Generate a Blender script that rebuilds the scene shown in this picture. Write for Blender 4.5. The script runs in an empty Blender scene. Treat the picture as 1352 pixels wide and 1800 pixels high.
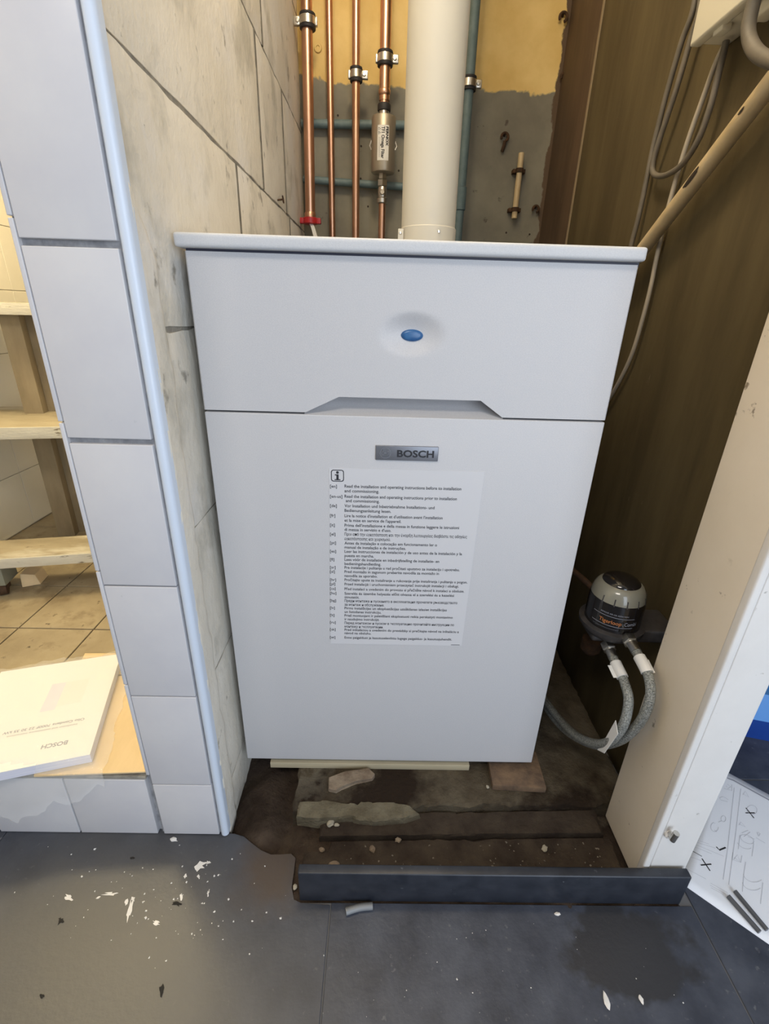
import bpy, bmesh, math, random
from mathutils import Vector, Matrix, noise

# ------------------------------------------------------------------ camera, world, lights, exposure
scene = bpy.context.scene
COL = scene.collection
F_PX = 822.15
YAW, PITCH, ROLL = 0.0177, 0.4062, 0.0304
CAM = Vector((0.2597, -0.6980, 0.9305))

def cam_axes():
    cy, sy = math.cos(YAW), math.sin(YAW)
    f = Vector((sy * math.cos(PITCH), cy * math.cos(PITCH), -math.sin(PITCH)))
    r = Vector((cy, -sy, 0)); u = r.cross(f)
    c, s = math.cos(ROLL), math.sin(ROLL)
    return c * r + s * u, -s * r + c * u, f
CR, CU, CF = cam_axes()
cd = bpy.data.cameras.new('camera')
cam = bpy.data.objects.new('camera', cd); COL.objects.link(cam)
m = Matrix((CR, CU, -CF)).transposed().to_4x4(); m.translation = CAM
cam.matrix_world = m
cd.sensor_fit = 'VERTICAL'; cd.sensor_height = 36.0; cd.lens = F_PX / 1800 * 36
cd.clip_start = 0.02
scene.camera = cam

world = bpy.data.worlds.new('daylight'); scene.world = world; world.use_nodes = True
bg = world.node_tree.nodes['Background']
bg.inputs[0].default_value = (0.86, 0.90, 1.0, 1); bg.inputs[1].default_value = 0.24

def area(name, loc, target, sx, sy, power, color, shape='RECTANGLE'):
    l = bpy.data.lights.new(name, 'AREA'); l.shape = shape; l.size = sx; l.size_y = sy
    l.energy = power; l.color = color
    o = bpy.data.objects.new(name, l); COL.objects.link(o); o.location = loc
    d = Vector(target) - Vector(loc); o.rotation_euler = d.to_track_quat('-Z', 'Y').to_euler()
    return o
def bulb(name, loc, radius, power, color):
    l = bpy.data.lights.new(name, 'POINT'); l.shadow_soft_size = radius; l.energy = power; l.color = color
    o = bpy.data.objects.new(name, l); COL.objects.link(o); o.location = loc
    return o
# bluish daylight through the open door on the right behind the photographer, and the room's own ceiling lamp
area('daylight_opening', (1.30, -2.25, 1.05), (0.25, 0, 0.45), 1.7, 1.9, 48, (0.74, 0.85, 1.0))
area('ceiling_lamp', (-0.25, -1.35, 2.40), (0.3, 0.1, 0.6), 0.7, 0.5, 22, (1.0, 0.92, 0.82))
# warm lamp on the ceiling of the recess, warm lamp of the tiled room on the left
bulb('recess_lamp', (0.24, 0.16, 2.14), 0.09, 23, (1.0, 0.82, 0.56))
bulb('left_room_lamp', (-0.70, 0.50, 1.85), 0.12, 52, (1.0, 0.82, 0.50))
scene.view_settings.view_transform = 'Standard'
scene.view_settings.look = 'None'
scene.view_settings.exposure = 0.0
scene.view_settings.gamma = 1.0
scene.view_settings.use_curve_mapping = False

# ------------------------------------------------------------------ helpers
def ray(u, v): return CR * ((u - 676) / F_PX) + CU * ((900 - v) / F_PX) + CF
def at_x(u, v, x): d = ray(u, v); return CAM + d * ((x - CAM.x) / d.x)
def at_y(u, v, y): d = ray(u, v); return CAM + d * ((y - CAM.y) / d.y)
def at_z(u, v, z): d = ray(u, v); return CAM + d * ((z - CAM.z) / d.z)
rnd = random.Random(7)

MATS = {}
def mat(name, c1, c2=None, rough=0.6, metal=0.0, scale=8.0, detail=6.0, lo=0.35, hi=0.65,
        bump=0.0, bscale=60.0, stretch=(1, 1, 1), stain=None, sscale=4.0, sthr=0.6, swid=0.06,
        spec=0.5, alpha=1.0, coat=0.0):
    M = bpy.data.materials.new(name); M.use_nodes = True
    nt = M.node_tree; N = nt.nodes; L = nt.links; b = N['Principled BSDF']
    b.inputs['Roughness'].default_value = rough; b.inputs['Metallic'].default_value = metal
    b.inputs['Specular IOR Level'].default_value = spec; b.inputs['Alpha'].default_value = alpha
    b.inputs['Coat Weight'].default_value = coat
    geo = N.new('ShaderNodeNewGeometry')
    mp = N.new('ShaderNodeMapping'); mp.inputs['Scale'].default_value = stretch
    L.new(geo.outputs['Position'], mp.inputs['Vector'])
    vec = mp.outputs['Vector']
    def noi(sc, det=6.0, v=vec):
        n = N.new('ShaderNodeTexNoise'); n.inputs['Scale'].default_value = sc; n.inputs['Detail'].default_value = det
        n.inputs['Roughness'].default_value = 0.6
        L.new(v, n.inputs['Vector']); return n.outputs['Fac']
    def rng(src, a, z):
        r = N.new('ShaderNodeMapRange'); r.inputs['From Min'].default_value = a; r.inputs['From Max'].default_value = z
        L.new(src, r.inputs['Value']); return r.outputs['Result']
    def mix(fac, a, z):
        x = N.new('ShaderNodeMix'); x.data_type = 'RGBA'
        if fac is not None: L.new(fac, x.inputs['Factor'])
        for s, c in ((6, a), (7, z)):
            if isinstance(c, tuple): x.inputs[s].default_value = (*c, 1)
            else: L.new(c, x.inputs[s])
        return x.outputs[2]
    col = c1
    if c2 is not None: col = mix(rng(noi(scale, detail), lo, hi), c1, c2)
    for st in (stain or []):
        c, sc, th, wd = st[:4]
        col = mix(rng(noi(sc, 8.0), th - wd, th + wd), col, c)
    if isinstance(col, tuple): b.inputs['Base Color'].default_value = (*col, 1)
    else: L.new(col, b.inputs['Base Color'])
    if bump:
        bp = N.new('ShaderNodeBump'); bp.inputs['Strength'].default_value = bump; bp.inputs['Distance'].default_value = 0.004
        L.new(noi(bscale, 5.0), bp.inputs['Height']); L.new(bp.outputs['Normal'], b.inputs['Normal'])
    M['_'] = 0
    MATS[name] = dict(M=M, nt=nt, geo=geo, noi=noi, rng=rng, mix=mix, b=b, col=col, L=L, N=N)
    return M

def P(o, label=None, cat=None, group=None, kind=None):
    if label: o['label'] = label
    if cat: o['category'] = cat
    if group: o['group'] = group
    if kind: o['kind'] = kind
    return o

def worldloc(o):
    v = Vector((0, 0, 0))
    while o is not None:
        v += o.location; o = o.parent
    return v
def thing(name, loc, label, cat, group=None):
    o = bpy.data.objects.new(name, None); o.empty_display_size = 0.03
    COL.objects.link(o); o.location = loc
    return P(o, label, cat, group)
def mesh_obj(name, me, material, parent=None, loc=(0, 0, 0)):
    """mesh data is in world metres (plus loc); the object is linked, parented and keeps that place"""
    o = bpy.data.objects.new(name, me); COL.objects.link(o)
    if material and not me.materials: me.materials.append(material)
    o.location = Vector(loc)
    if parent is not None:
        o.parent = parent; o.location = Vector(loc) - worldloc(parent)
    return o
def finish(bm, smooth=False, angle=0.6):
    me = bpy.data.meshes.new('m'); bmesh.ops.recalc_face_normals(bm, faces=bm.faces)
    if smooth:
        for f in bm.faces: f.smooth = True
        for e in bm.edges:
            if len(e.link_faces) == 2 and e.calc_face_angle(0) > angle: e.smooth = False
    bm.to_mesh(me); bm.free(); return me
def obj(name, bm, material, parent=None, smooth=False, loc=(0, 0, 0), angle=0.6):
    me = finish(bm, smooth, angle); me.name = name
    return mesh_obj(name, me, material, parent, loc)

def B(): return bmesh.new()
def box(bm, x0, x1, y0, y1, z0, z1, bev=0.0, seg=2, M=None):
    vs = [bm.verts.new((x, y, z)) for z in (z0, z1) for y in (y0, y1) for x in (x0, x1)]
    q = [(0, 1, 3, 2), (4, 6, 7, 5), (0, 4, 5, 1), (2, 3, 7, 6), (0, 2, 6, 4), (1, 5, 7, 3)]
    fs = [bm.faces.new([vs[i] for i in f]) for f in q]
    geom = vs
    if bev:
        es = list({e for f in fs for e in f.edges})
        r = bmesh.ops.bevel(bm, geom=es, offset=bev, segments=seg, affect='EDGES', profile=0.6)
        geom = list({v for f in r['faces'] for v in f.verts} | {v for v in vs if v.is_valid})
    if M is not None: bmesh.ops.transform(bm, matrix=M, verts=[v for v in geom if v.is_valid])
    return geom
def boxo(name, dims, material, parent=None, bev=0.0, M=None, seg=2):
    bm = B(); box(bm, *dims, bev=bev, M=M, seg=seg); return obj(name, bm, material, parent, smooth=bev > 0, angle=1.2)
def smooth_path(pts, n=8):
    pts = [Vector(p) for p in pts]; out = []
    P_ = [pts[0] * 2 - pts[1]] + pts + [pts[-1] * 2 - pts[-2]]
    for i in range(1, len(P_) - 2):
        a, b, c, d = P_[i - 1:i + 3]
        for k in range(n):
            t = k / n
            out.append(0.5 * ((2 * b) + (c - a) * t + (2 * a - 5 * b + 4 * c - d) * t * t + (3 * b - a - 3 * c + d) * t ** 3))
    out.append(pts[-1]); return out
def tube(bm, pts, r, seg=14, cap=True):
    pts = [Vector(p) for p in pts]; rings = []
    t0 = (pts[1] - pts[0]).normalized()
    ref = Vector((0, 0, 1)) if abs(t0.z) < 0.9 else Vector((1, 0, 0))
    nrm = (ref - t0 * ref.dot(t0)).normalized()
    for i, p in enumerate(pts):
        t = (pts[min(i + 1, len(pts) - 1)] - pts[max(i - 1, 0)]).normalized()
        nrm = (nrm - t * nrm.dot(t)).normalized(); bn = t.cross(nrm)
        rr = r(i / (len(pts) - 1)) if callable(r) else r
        rings.append([bm.verts.new(p + (nrm * math.cos(a) + bn * math.sin(a)) * rr)
                      for a in [2 * math.pi * k / seg for k in range(seg)]])
    for a, b in zip(rings, rings[1:]):
        for k in range(seg): bm.faces.new((a[k], a[(k + 1) % seg], b[(k + 1) % seg], b[k]))
    if cap: bm.faces.new(rings[0][::-1]); bm.faces.new(rings[-1])
def tubeo(name, pts, r, material, parent=None, seg=14):
    bm = B(); tube(bm, pts, r, seg); return obj(name, bm, material, parent, smooth=True, angle=1.0)
def frame(axis):
    a = Vector(axis).normalized(); ref = Vector((0, 0, 1)) if abs(a.z) < 0.9 else Vector((1, 0, 0))
    x = ref.cross(a).normalized(); return x, a.cross(x), a
def lathe(bm, c, axis, prof, seg=32, phase=0.0):
    """prof: (radius, height) pairs along axis from c"""
    x, y, a = frame(axis); c = Vector(c); rings = []
    for r, h in prof:
        if r < 1e-6: rings.append([bm.verts.new(c + a * h)])
        else: rings.append([bm.verts.new(c + a * h + (x * math.cos(t) + y * math.sin(t)) * r)
                            for t in [phase + 2 * math.pi * k / seg for k in range(seg)]])
    for p, q in zip(rings, rings[1:]):
        for k in range(seg):
            k2 = (k + 1) % seg
            if len(p) == 1 and len(q) == 1: continue
            if len(p) == 1: bm.faces.new((p[0], q[k], q[k2]))
            elif len(q) == 1: bm.faces.new((p[k], p[k2], q[0]))
            else: bm.faces.new((p[k], p[k2], q[k2], q[k]))
    if len(rings[0]) > 1: bm.faces.new(rings[0][::-1])
    if len(rings[-1]) > 1: bm.faces.new(rings[-1])
def latheo(name, c, axis, prof, material, parent=None, seg=32, phase=0.0, angle=0.6):
    bm = B(); lathe(bm, c, axis, prof, seg, phase); return obj(name, bm, material, parent, smooth=True, angle=angle)
def prism(bm, pts, vec, bev=0.0):
    a = [bm.verts.new(p) for p in pts]; b = [bm.verts.new(Vector(p) + Vector(vec)) for p in pts]
    n = len(a); bm.faces.new(a[::-1]); bm.faces.new(b)
    for k in range(n): bm.faces.new((a[k], a[(k + 1) % n], b[(k + 1) % n], b[k]))
    if bev: bmesh.ops.bevel(bm, geom=list({e for v in a + b for e in v.link_edges}), offset=bev, segments=1, affect='EDGES')
def prismo(name, pts, vec, material, parent=None, bev=0.0):
    bm = B(); prism(bm, pts, vec, bev); return obj(name, bm, material, parent)
def ribbon(bm, pts, w, nrm, lift=0.0):
    """flat printed line of width w along pts in the plane with normal nrm"""
    pts = [Vector(p) + Vector(nrm) * lift for p in pts]; nrm = Vector(nrm); prev = None
    for i, p in enumerate(pts):
        t = (pts[min(i + 1, len(pts) - 1)] - pts[max(i - 1, 0)]).normalized(); s = nrm.cross(t) * (w / 2)
        cur = (bm.verts.new(p + s), bm.verts.new(p - s))
        if prev: bm.faces.new((prev[0], prev[1], cur[1], cur[0]))
        prev = cur
def text_verts(s, bold=0.0):
    cu = bpy.data.curves.new('t', 'FONT'); cu.body = s; cu.size = 1.0; cu.offset = bold; cu.resolution_u = 3
    o = bpy.data.objects.new('t', cu); COL.objects.link(o)
    dg = bpy.context.evaluated_depsgraph_get(); dg.update()
    me = bpy.data.meshes.new_from_object(o.evaluated_get(dg))
    vs = [v.co.copy() for v in me.vertices]; fs = [tuple(p.vertices) for p in me.polygons]
    bpy.data.objects.remove(o); bpy.data.curves.remove(cu); bpy.data.meshes.remove(me)
    return vs, fs
def add_text(bm, s, org, right, up, size, width=None, bold=0.0, warp=None):
    """flat lettering: org is the left end of the baseline; size is the em height, width stretches the line"""
    vs, fs = text_verts(s, bold)
    if not vs: return
    x0 = min(v.x for v in vs); x1 = max(v.x for v in vs)
    sx = size if width is None else width / (x1 - x0)
    org, right, up = Vector(org), Vector(right), Vector(up)
    nv = []
    for v in vs:
        if warp: q = warp((v.x - x0) * sx, v.y * size)
        else: q = org + right * ((v.x - x0) * sx) + up * (v.y * size)
        nv.append(bm.verts.new(q))
    for f in fs:
        try: bm.faces.new([nv[i] for i in f])
        except ValueError: pass
def raw(name, bm, material, parent=None):
    """flat print: normals kept as built"""
    me = bpy.data.meshes.new(name); bm.to_mesh(me); bm.free(); return mesh_obj(name, me, material, parent)
def fb(p, sc=1.0, seed=0.0, oct=4): return noise.fractal(Vector(p) * sc + Vector((seed, seed * 1.7, seed * 0.3)), 0.8, 2.0, oct)

# ------------------------------------------------------------------ materials
m_boiler = mat('boiler_paint', (0.515, 0.505, 0.510), (0.565, 0.555, 0.555), rough=0.45, scale=700, detail=2, bump=0.12, bscale=900)
m_lid = mat('lid_paint', (0.54, 0.545, 0.555), (0.585, 0.59, 0.595), rough=0.5, scale=700, detail=2, bump=0.12, bscale=900)
m_frame = mat('base_frame', (0.03, 0.032, 0.055), rough=0.5)
m_blue = mat('badge_blue', (0.022, 0.095, 0.25), (0.04, 0.14, 0.31), rough=0.3, scale=120)
m_badge = mat('badge_grey', (0.20, 0.205, 0.225), rough=0.35, metal=0.5)
m_badge_hi = mat('badge_relief', (0.30, 0.305, 0.33), rough=0.25, metal=0.7)
m_ink = mat('black_ink', (0.018, 0.018, 0.022), rough=0.6)
m_inkgrey = mat('grey_ink', (0.30, 0.31, 0.36), rough=0.8)
m_inkpale = mat('pale_ink', (0.52, 0.54, 0.60), rough=0.8)
m_sticker = mat('sticker', (0.605, 0.595, 0.60), rough=0.4)
m_tile = mat('white_wall_tile', (0.565, 0.555, 0.575), (0.615, 0.605, 0.61), rough=0.34, scale=7, spec=0.4,
             stain=[((0.40, 0.40, 0.40), 30, 0.74, 0.03)])
m_grout = mat('grey_grout', (0.20, 0.20, 0.21), (0.33, 0.33, 0.34), rough=0.95, scale=60, bump=0.4, bscale=150)
m_trim = mat('pale_blue_trim', (0.63, 0.70, 0.80), rough=0.35)
m_block = mat('concrete_block', (0.76, 0.71, 0.61), (0.67, 0.615, 0.51), rough=0.95, scale=5, bump=0.5, bscale=70, stretch=(1, 1.1, 0.85),
              stain=[((0.74, 0.71, 0.66), 4.2, 0.60, 0.08), ((0.50, 0.465, 0.385), 7, 0.59, 0.07), ((0.33, 0.30, 0.245), 22, 0.665, 0.035), ((0.22, 0.20, 0.16), 70, 0.73, 0.03)])
m_mortar = mat('mortar', (0.20, 0.18, 0.145), (0.36, 0.33, 0.27), rough=1, scale=25, bump=0.8, bscale=90)
m_backwall = mat('back_wall_paint', (0.70, 0.49, 0.165), (0.82, 0.61, 0.25), rough=0.8, scale=7, bump=0.15, bscale=40)
m_ply = mat('brown_board', (0.120, 0.092, 0.044), (0.080, 0.060, 0.028), rough=0.8, spec=0.25, scale=9, stretch=(1, 1.6, 0.28), bump=0.12, bscale=60,
            stain=[((0.055, 0.036, 0.020), 3.4, 0.66, 0.10), ((0.21, 0.17, 0.105), 46, 0.74, 0.03)])
m_plydark = mat('dark_brown_board', (0.105, 0.064, 0.035), (0.060, 0.036, 0.020), rough=0.7, scale=10, stretch=(1, 1.6, 0.3),
                stain=[((0.16, 0.11, 0.06), 5, 0.64, 0.06)])
m_plyedge = mat('board_edge', (0.26, 0.20, 0.12), rough=0.8)
m_copper = mat('copper', (0.70, 0.42, 0.285), (0.56, 0.315, 0.20), rough=0.33, metal=1.0, scale=40, stretch=(1, 1, 0.25), lo=0.45, hi=0.75)
m_steel = mat('zinc_steel', (0.62, 0.60, 0.55), rough=0.3, metal=1.0)
m_rubber = mat('black_rubber', (0.02, 0.018, 0.02), rough=0.6)
m_red = mat('red_plastic', (0.42, 0.018, 0.022), rough=0.4)
m_flue = mat('flue_cream', (0.56, 0.52, 0.425), rough=0.5)
m_teal = mat('teal_pipe_paint', (0.10, 0.155, 0.165), (0.15, 0.21, 0.215), rough=0.55, scale=25)
m_cream = mat('cream_pvc', (0.62, 0.49, 0.29), (0.52, 0.40, 0.22), rough=0.45, scale=20)
m_creambox = mat('cream_box_plastic', (0.74, 0.70, 0.56), rough=0.4)
m_burn = mat('dark_burn', (0.03, 0.02, 0.012), rough=0.8)
m_cablegrey = mat('grey_cable', (0.17, 0.145, 0.11), (0.115, 0.10, 0.075), rough=0.6, scale=20)
m_cablewhite = mat('pale_cable', (0.42, 0.37, 0.29), rough=0.5)
m_rust = mat('rusty_iron', (0.11, 0.055, 0.025), (0.05, 0.03, 0.018), rough=0.8, metal=0.4, scale=60, bump=0.4, bscale=120)
m_bronze = mat('filter_nickel', (0.44, 0.39, 0.31), rough=0.42, metal=0.75)
m_white = mat('white_plastic', (0.75, 0.74, 0.71), rough=0.4)
m_jamb = mat('beige_jamb_paint', (0.82, 0.73, 0.60), (0.77, 0.68, 0.545), rough=0.6, scale=6, bump=0.08, bscale=50,
             stain=[((0.30, 0.24, 0.17), 42, 0.69, 0.025), ((0.30, 0.25, 0.18), 5, 0.72, 0.05)])
m_jambw = mat('white_jamb_paint', (0.80, 0.765, 0.72), (0.75, 0.715, 0.67), rough=0.55, scale=8, bump=0.08, bscale=50,
              stain=[((0.42, 0.39, 0.35), 36, 0.695, 0.025)])
m_floor = mat('slate_floor_tile', (0.030, 0.036, 0.054), (0.064, 0.074, 0.101), rough=0.45, scale=14, bump=0.15, bscale=90,
              stain=[((0.11, 0.118, 0.135), 75, 0.665, 0.04), ((0.026, 0.028, 0.034), 4, 0.67, 0.02)])
m_joint = mat('floor_joint', (0.14, 0.14, 0.145), rough=0.9)
m_plinth = mat('slate_plinth', (0.016, 0.019, 0.027), (0.030, 0.034, 0.045), rough=0.38, scale=30,
               stain=[((0.12, 0.13, 0.15), 90, 0.72, 0.04)])
m_dirt = mat('dirt', (0.040, 0.027, 0.020), (0.075, 0.054, 0.038), rough=1, spec=0.2, scale=22, bump=1.0, bscale=110,
             stain=[((0.20, 0.17, 0.125), 9, 0.66, 0.06), ((0.03, 0.02, 0.014), 6, 0.60, 0.06)])
m_slab = mat('old_concrete', (0.125, 0.103, 0.070), (0.070, 0.053, 0.034), rough=1, spec=0.2, scale=18, bump=0.8, bscale=130,
             stain=[((0.24, 0.21, 0.155), 10, 0.62, 0.06), ((0.026, 0.017, 0.011), 5, 0.565, 0.06)])
m_slabdark = mat('dark_concrete', (0.035, 0.025, 0.019), (0.070, 0.053, 0.038), rough=1, spec=0.2, scale=20, bump=0.8, bscale=130)  # darker concrete tone for the two low strips in front of the boiler slab
m_board = mat('cream_board', (0.50, 0.43, 0.29), (0.42, 0.36, 0.24), rough=0.7, scale=20, stretch=(0.3, 1, 1))
m_brick = mat('brown_brick', (0.20, 0.125, 0.070), (0.10, 0.065, 0.042), rough=0.9, scale=35, bump=0.5, bscale=100)
m_rubble = mat('rubble', (0.30, 0.235, 0.165), (0.17, 0.12, 0.08), rough=1, scale=40, bump=0.6, bscale=120)
m_ctile = mat('cream_wall_tile', (0.74, 0.69, 0.545), (0.78, 0.73, 0.59), rough=0.25, scale=5)
m_cgrout = mat('cream_grout', (0.60, 0.53, 0.40), rough=0.9)
m_ftile = mat('dirty_cream_floor_tile', (0.37, 0.305, 0.195), (0.27, 0.215, 0.13), rough=0.55, scale=8, bump=0.2, bscale=60,
              stain=[((0.20, 0.15, 0.085), 14, 0.60, 0.08), ((0.08, 0.055, 0.03), 48, 0.68, 0.04)])
m_dgrout = mat('dark_grout', (0.10, 0.06, 0.028), rough=0.95)
m_wood = mat('dusty_wood', (0.36, 0.305, 0.20), (0.26, 0.215, 0.135), rough=0.9, scale=14, stretch=(0.35, 1, 1), bump=0.3, bscale=70,
             stain=[((0.50, 0.46, 0.36), 9, 0.58, 0.06), ((0.10, 0.075, 0.045), 38, 0.68, 0.03)])
m_woodpost = mat('dark_dusty_wood', (0.30, 0.24, 0.145), (0.20, 0.155, 0.09), rough=0.85, scale=12, stretch=(1, 1, 0.3), bump=0.2, bscale=60)
m_woodpaint = mat('chipped_white_paint', (0.62, 0.585, 0.47), (0.54, 0.50, 0.39), rough=0.85, scale=20, stretch=(0.4, 1, 1.6),
                  stain=[((0.20, 0.16, 0.10), 34, 0.635, 0.02)], bump=0.4, bscale=90)
m_greenpost = mat('grey_green_paint', (0.20, 0.205, 0.155), rough=0.7)
m_card = mat('cardboard', (0.72, 0.55, 0.32), (0.66, 0.50, 0.28), rough=0.85, scale=30, stretch=(1, 0.3, 1))
m_paper = mat('paper', (0.78, 0.775, 0.755), rough=0.7)
m_sheet = mat('sheet_paper', (0.84, 0.87, 0.93), rough=0.7)
m_pageedge = mat('page_edges', (0.62, 0.62, 0.72), (0.72, 0.72, 0.78), rough=0.8, scale=300, stretch=(0.02, 0.02, 1))
m_film = mat('clear_film', (0.95, 0.95, 0.92), rough=0.10, alpha=0.20, bump=0.8, bscale=26)
m_bluebin = mat('blue_bin_plastic', (0.012, 0.055, 0.30), (0.018, 0.075, 0.36), rough=0.35)
m_bluelid = mat('light_blue_plastic', (0.05, 0.24, 0.62), rough=0.35)
m_pink = mat('pink_rubber', (0.75, 0.38, 0.33), rough=0.6)
m_blackglass = mat('black_glossy_plastic', (0.012, 0.010, 0.010), rough=0.12, coat=0.5)
m_float = mat('milky_plastic', (0.25, 0.24, 0.19), rough=0.25, coat=0.6)
m_castdark = mat('dark_casting', (0.055, 0.050, 0.050), (0.035, 0.032, 0.032), rough=0.5, scale=80)
m_orange = mat('orange_print', (0.50, 0.18, 0.055), rough=0.5)
m_braid = mat('steel_braid', (0.46, 0.47, 0.44), (0.20, 0.21, 0.19), rough=0.4, metal=0.6, scale=420, detail=1, bump=0.7, bscale=420)
m_rod = mat('dark_grey_rod', (0.10, 0.105, 0.115), rough=0.5)
m_tubegrey = mat('grey_tube', (0.20, 0.21, 0.22), rough=0.45)
m_chip = mat('plaster_chip', (0.70, 0.69, 0.67), rough=0.9)
m_crumb = mat('grey_crumb', (0.22, 0.19, 0.15), rough=0.9)
m_plain = mat('plain_plaster', (0.62, 0.61, 0.58), rough=0.9)
m_vjoint = mat('dark_mortar', (0.13, 0.115, 0.09), (0.22, 0.20, 0.16), rough=1, scale=40, spec=0.2)
m_wet = mat('damp_patch', (0.022, 0.021, 0.020), (0.035, 0.033, 0.030), rough=0.9, scale=12, spec=0.1)
m_lip = mat('broken_concrete', (0.20, 0.175, 0.12), (0.12, 0.10, 0.065), rough=1, scale=26, bump=1.0, bscale=120, spec=0.2)
m_pebble = mat('pale_pebble', (0.40, 0.36, 0.28), rough=0.9)

# painted zones of the recess back wall: ochre above, grey below, bare brown at the right edge
def setup_backwall():
    d = MATS['back_wall_paint']; N, L = d['N'], d['L']
    sep = N.new('ShaderNodeSeparateXYZ'); L.new(d['geo'].outputs['Position'], sep.inputs[0])
    def madd(a, k, b):
        q = N.new('ShaderNodeMath'); q.operation = 'MULTIPLY_ADD'
        L.new(a, q.inputs[0]); q.inputs[1].default_value = k
        if isinstance(b, float): q.inputs[2].default_value = b
        else: L.new(b, q.inputs[2])
        return q.outputs[0]
    n1 = d['noi'](9.0, 3.0); n2 = d['noi'](45.0, 4.0)
    zz = madd(n1, 0.09, sep.outputs['Z']); zz = madd(n2, 0.025, zz)
    grey = d['mix'](d['rng'](d['noi'](6.0), 0.35, 0.65), (0.26, 0.245, 0.19), (0.185, 0.172, 0.135))
    grey = d['mix'](d['rng'](d['noi'](28.0), 0.66, 0.74), grey, (0.09, 0.075, 0.055))
    col = d['mix'](d['rng'](zz, 1.646, 1.652), grey, d['col'])
    xx = madd(d['noi'](14.0, 5.0), 0.05, sep.outputs['X'])
    col = d['mix'](d['rng'](xx, 0.822, 0.826), col, (0.11, 0.07, 0.04))
    L.new(col, d['b'].inputs['Base Color'])
setup_backwall()
# brown dirt film on the slate floor in front of the pier
def setup_floor():
    d = MATS['slate_floor_tile']; N, L = d['N'], d['L']
    dist = N.new('ShaderNodeVectorMath'); dist.operation = 'DISTANCE'
    L.new(d['geo'].outputs['Position'], dist.inputs[0]); dist.inputs[1].default_value = (-0.16, -0.36, 0)
    q = N.new('ShaderNodeMath'); q.operation = 'MULTIPLY_ADD'
    L.new(d['noi'](5.0, 6.0), q.inputs[0]); q.inputs[1].default_value = 0.34; L.new(dist.outputs['Value'], q.inputs[2])
    col = d['mix'](d['rng'](q.outputs[0], 0.62, 0.26), d['col'], (0.080, 0.079, 0.079))
    d2 = N.new('ShaderNodeVectorMath'); d2.operation = 'DISTANCE'
    L.new(d['geo'].outputs['Position'], d2.inputs[0]); d2.inputs[1].default_value = (0.09, -0.175, 0)
    q2 = N.new('ShaderNodeMath'); q2.operation = 'MULTIPLY_ADD'
    L.new(d['noi'](22.0, 5.0), q2.inputs[0]); q2.inputs[1].default_value = 0.07; L.new(d2.outputs['Value'], q2.inputs[2])
    col = d['mix'](d['rng'](q2.outputs[0], 0.125, 0.06), col, (0.075, 0.055, 0.042))
    d3 = N.new('ShaderNodeVectorMath'); d3.operation = 'DISTANCE'
    mp = N.new('ShaderNodeMapping'); mp.inputs['Scale'].default_value = (1, 1.5, 1)
    L.new(d['geo'].outputs['Position'], mp.inputs['Vector'])
    L.new(mp.outputs['Vector'], d3.inputs[0]); d3.inputs[1].default_value = (0.68, -0.435, 0)
    q3 = N.new('ShaderNodeMath'); q3.operation = 'MULTIPLY_ADD'
    L.new(d['noi'](13.0, 4.0), q3.inputs[0]); q3.inputs[1].default_value = 0.16; L.new(d3.outputs['Value'], q3.inputs[2])
    col = d['mix'](d['rng'](q3.outputs[0], 0.185, 0.165), col, (0.026, 0.028, 0.035))
    L.new(col, d['b'].inputs['Base Color'])
setup_floor()

# ------------------------------------------------------------------ setting: slate floor
floor = boxo('floor', (-2.2, 2.6, -3.2, 2.4, -0.14, -0.060), m_dirt); P(floor, 'dark slate tiled floor', None, None, 'structure')
edge_px = [(400, 1466), (412, 1465), (429, 1470), (445, 1484), (458, 1495), (476, 1503), (494, 1502), (512, 1500), (520, 1508), (517, 1530), (512, 1560), (516, 1582)]
edge = [at_z(u, v, 0) for u, v in edge_px]
def slab_poly(name, pts, parent, z0=-0.012, z1=0.0, material=None):
    return prismo(name, [Vector((p[0], p[1], z0)) for p in pts], (0, 0, z1 - z0), material or m_floor, parent, bev=0.0008)
JX0, JX1, JY = 0.1965, 0.821, -0.2265
g = 0.0011
boxo('joint_bed', (-2.2, 2.6, -3.2, -0.2275, -0.060, -0.0022), m_joint, floor)
boxo('joint_bed', (-2.2, -0.016, -0.2275, -0.10, -0.060, -0.0022), m_joint, floor)
boxo('joint_bed', (0.80, 2.6, -0.2275, 2.4, -0.060, -0.0022), m_joint, floor)
cut = [(-0.43, -0.86)] + [(JX0 - g, -0.86), (JX0 - g, JY - g * 4), (0.146, JY - 0.003)] + [(p.x, p.y) for p in reversed(edge)] + [(-0.02, -0.105), (-0.43, -0.105)]
slab_poly('floor_tile', cut, floor)
for x0, x1, y0, y1 in ((JX0, JX1, -0.86, JY), (JX1, 1.45, -0.60, 0.014), (JX1, 1.45, 0.014, 0.64), (1.45, 2.08, -0.60, 0.014), (1.45, 2.08, 0.014, 0.64),
                       (JX1, 1.45, -1.22, -0.60), (-1.06, -0.43, -0.86, -0.105), (JX0, JX1, -1.48, -0.86), (-0.43, JX0, -1.48, -0.86),
                       (JX1, 1.45, 0.64, 1.26), (1.45, 2.08, 0.64, 1.26), (-1.06, -0.43, -1.48, -0.86)):
    slab_poly('floor_tile', [(x0 + g, y0 + g), (x1 - g, y0 + g), (x1 - g, y1 - g), (x0 + g, y1 - g)], floor)

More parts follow.
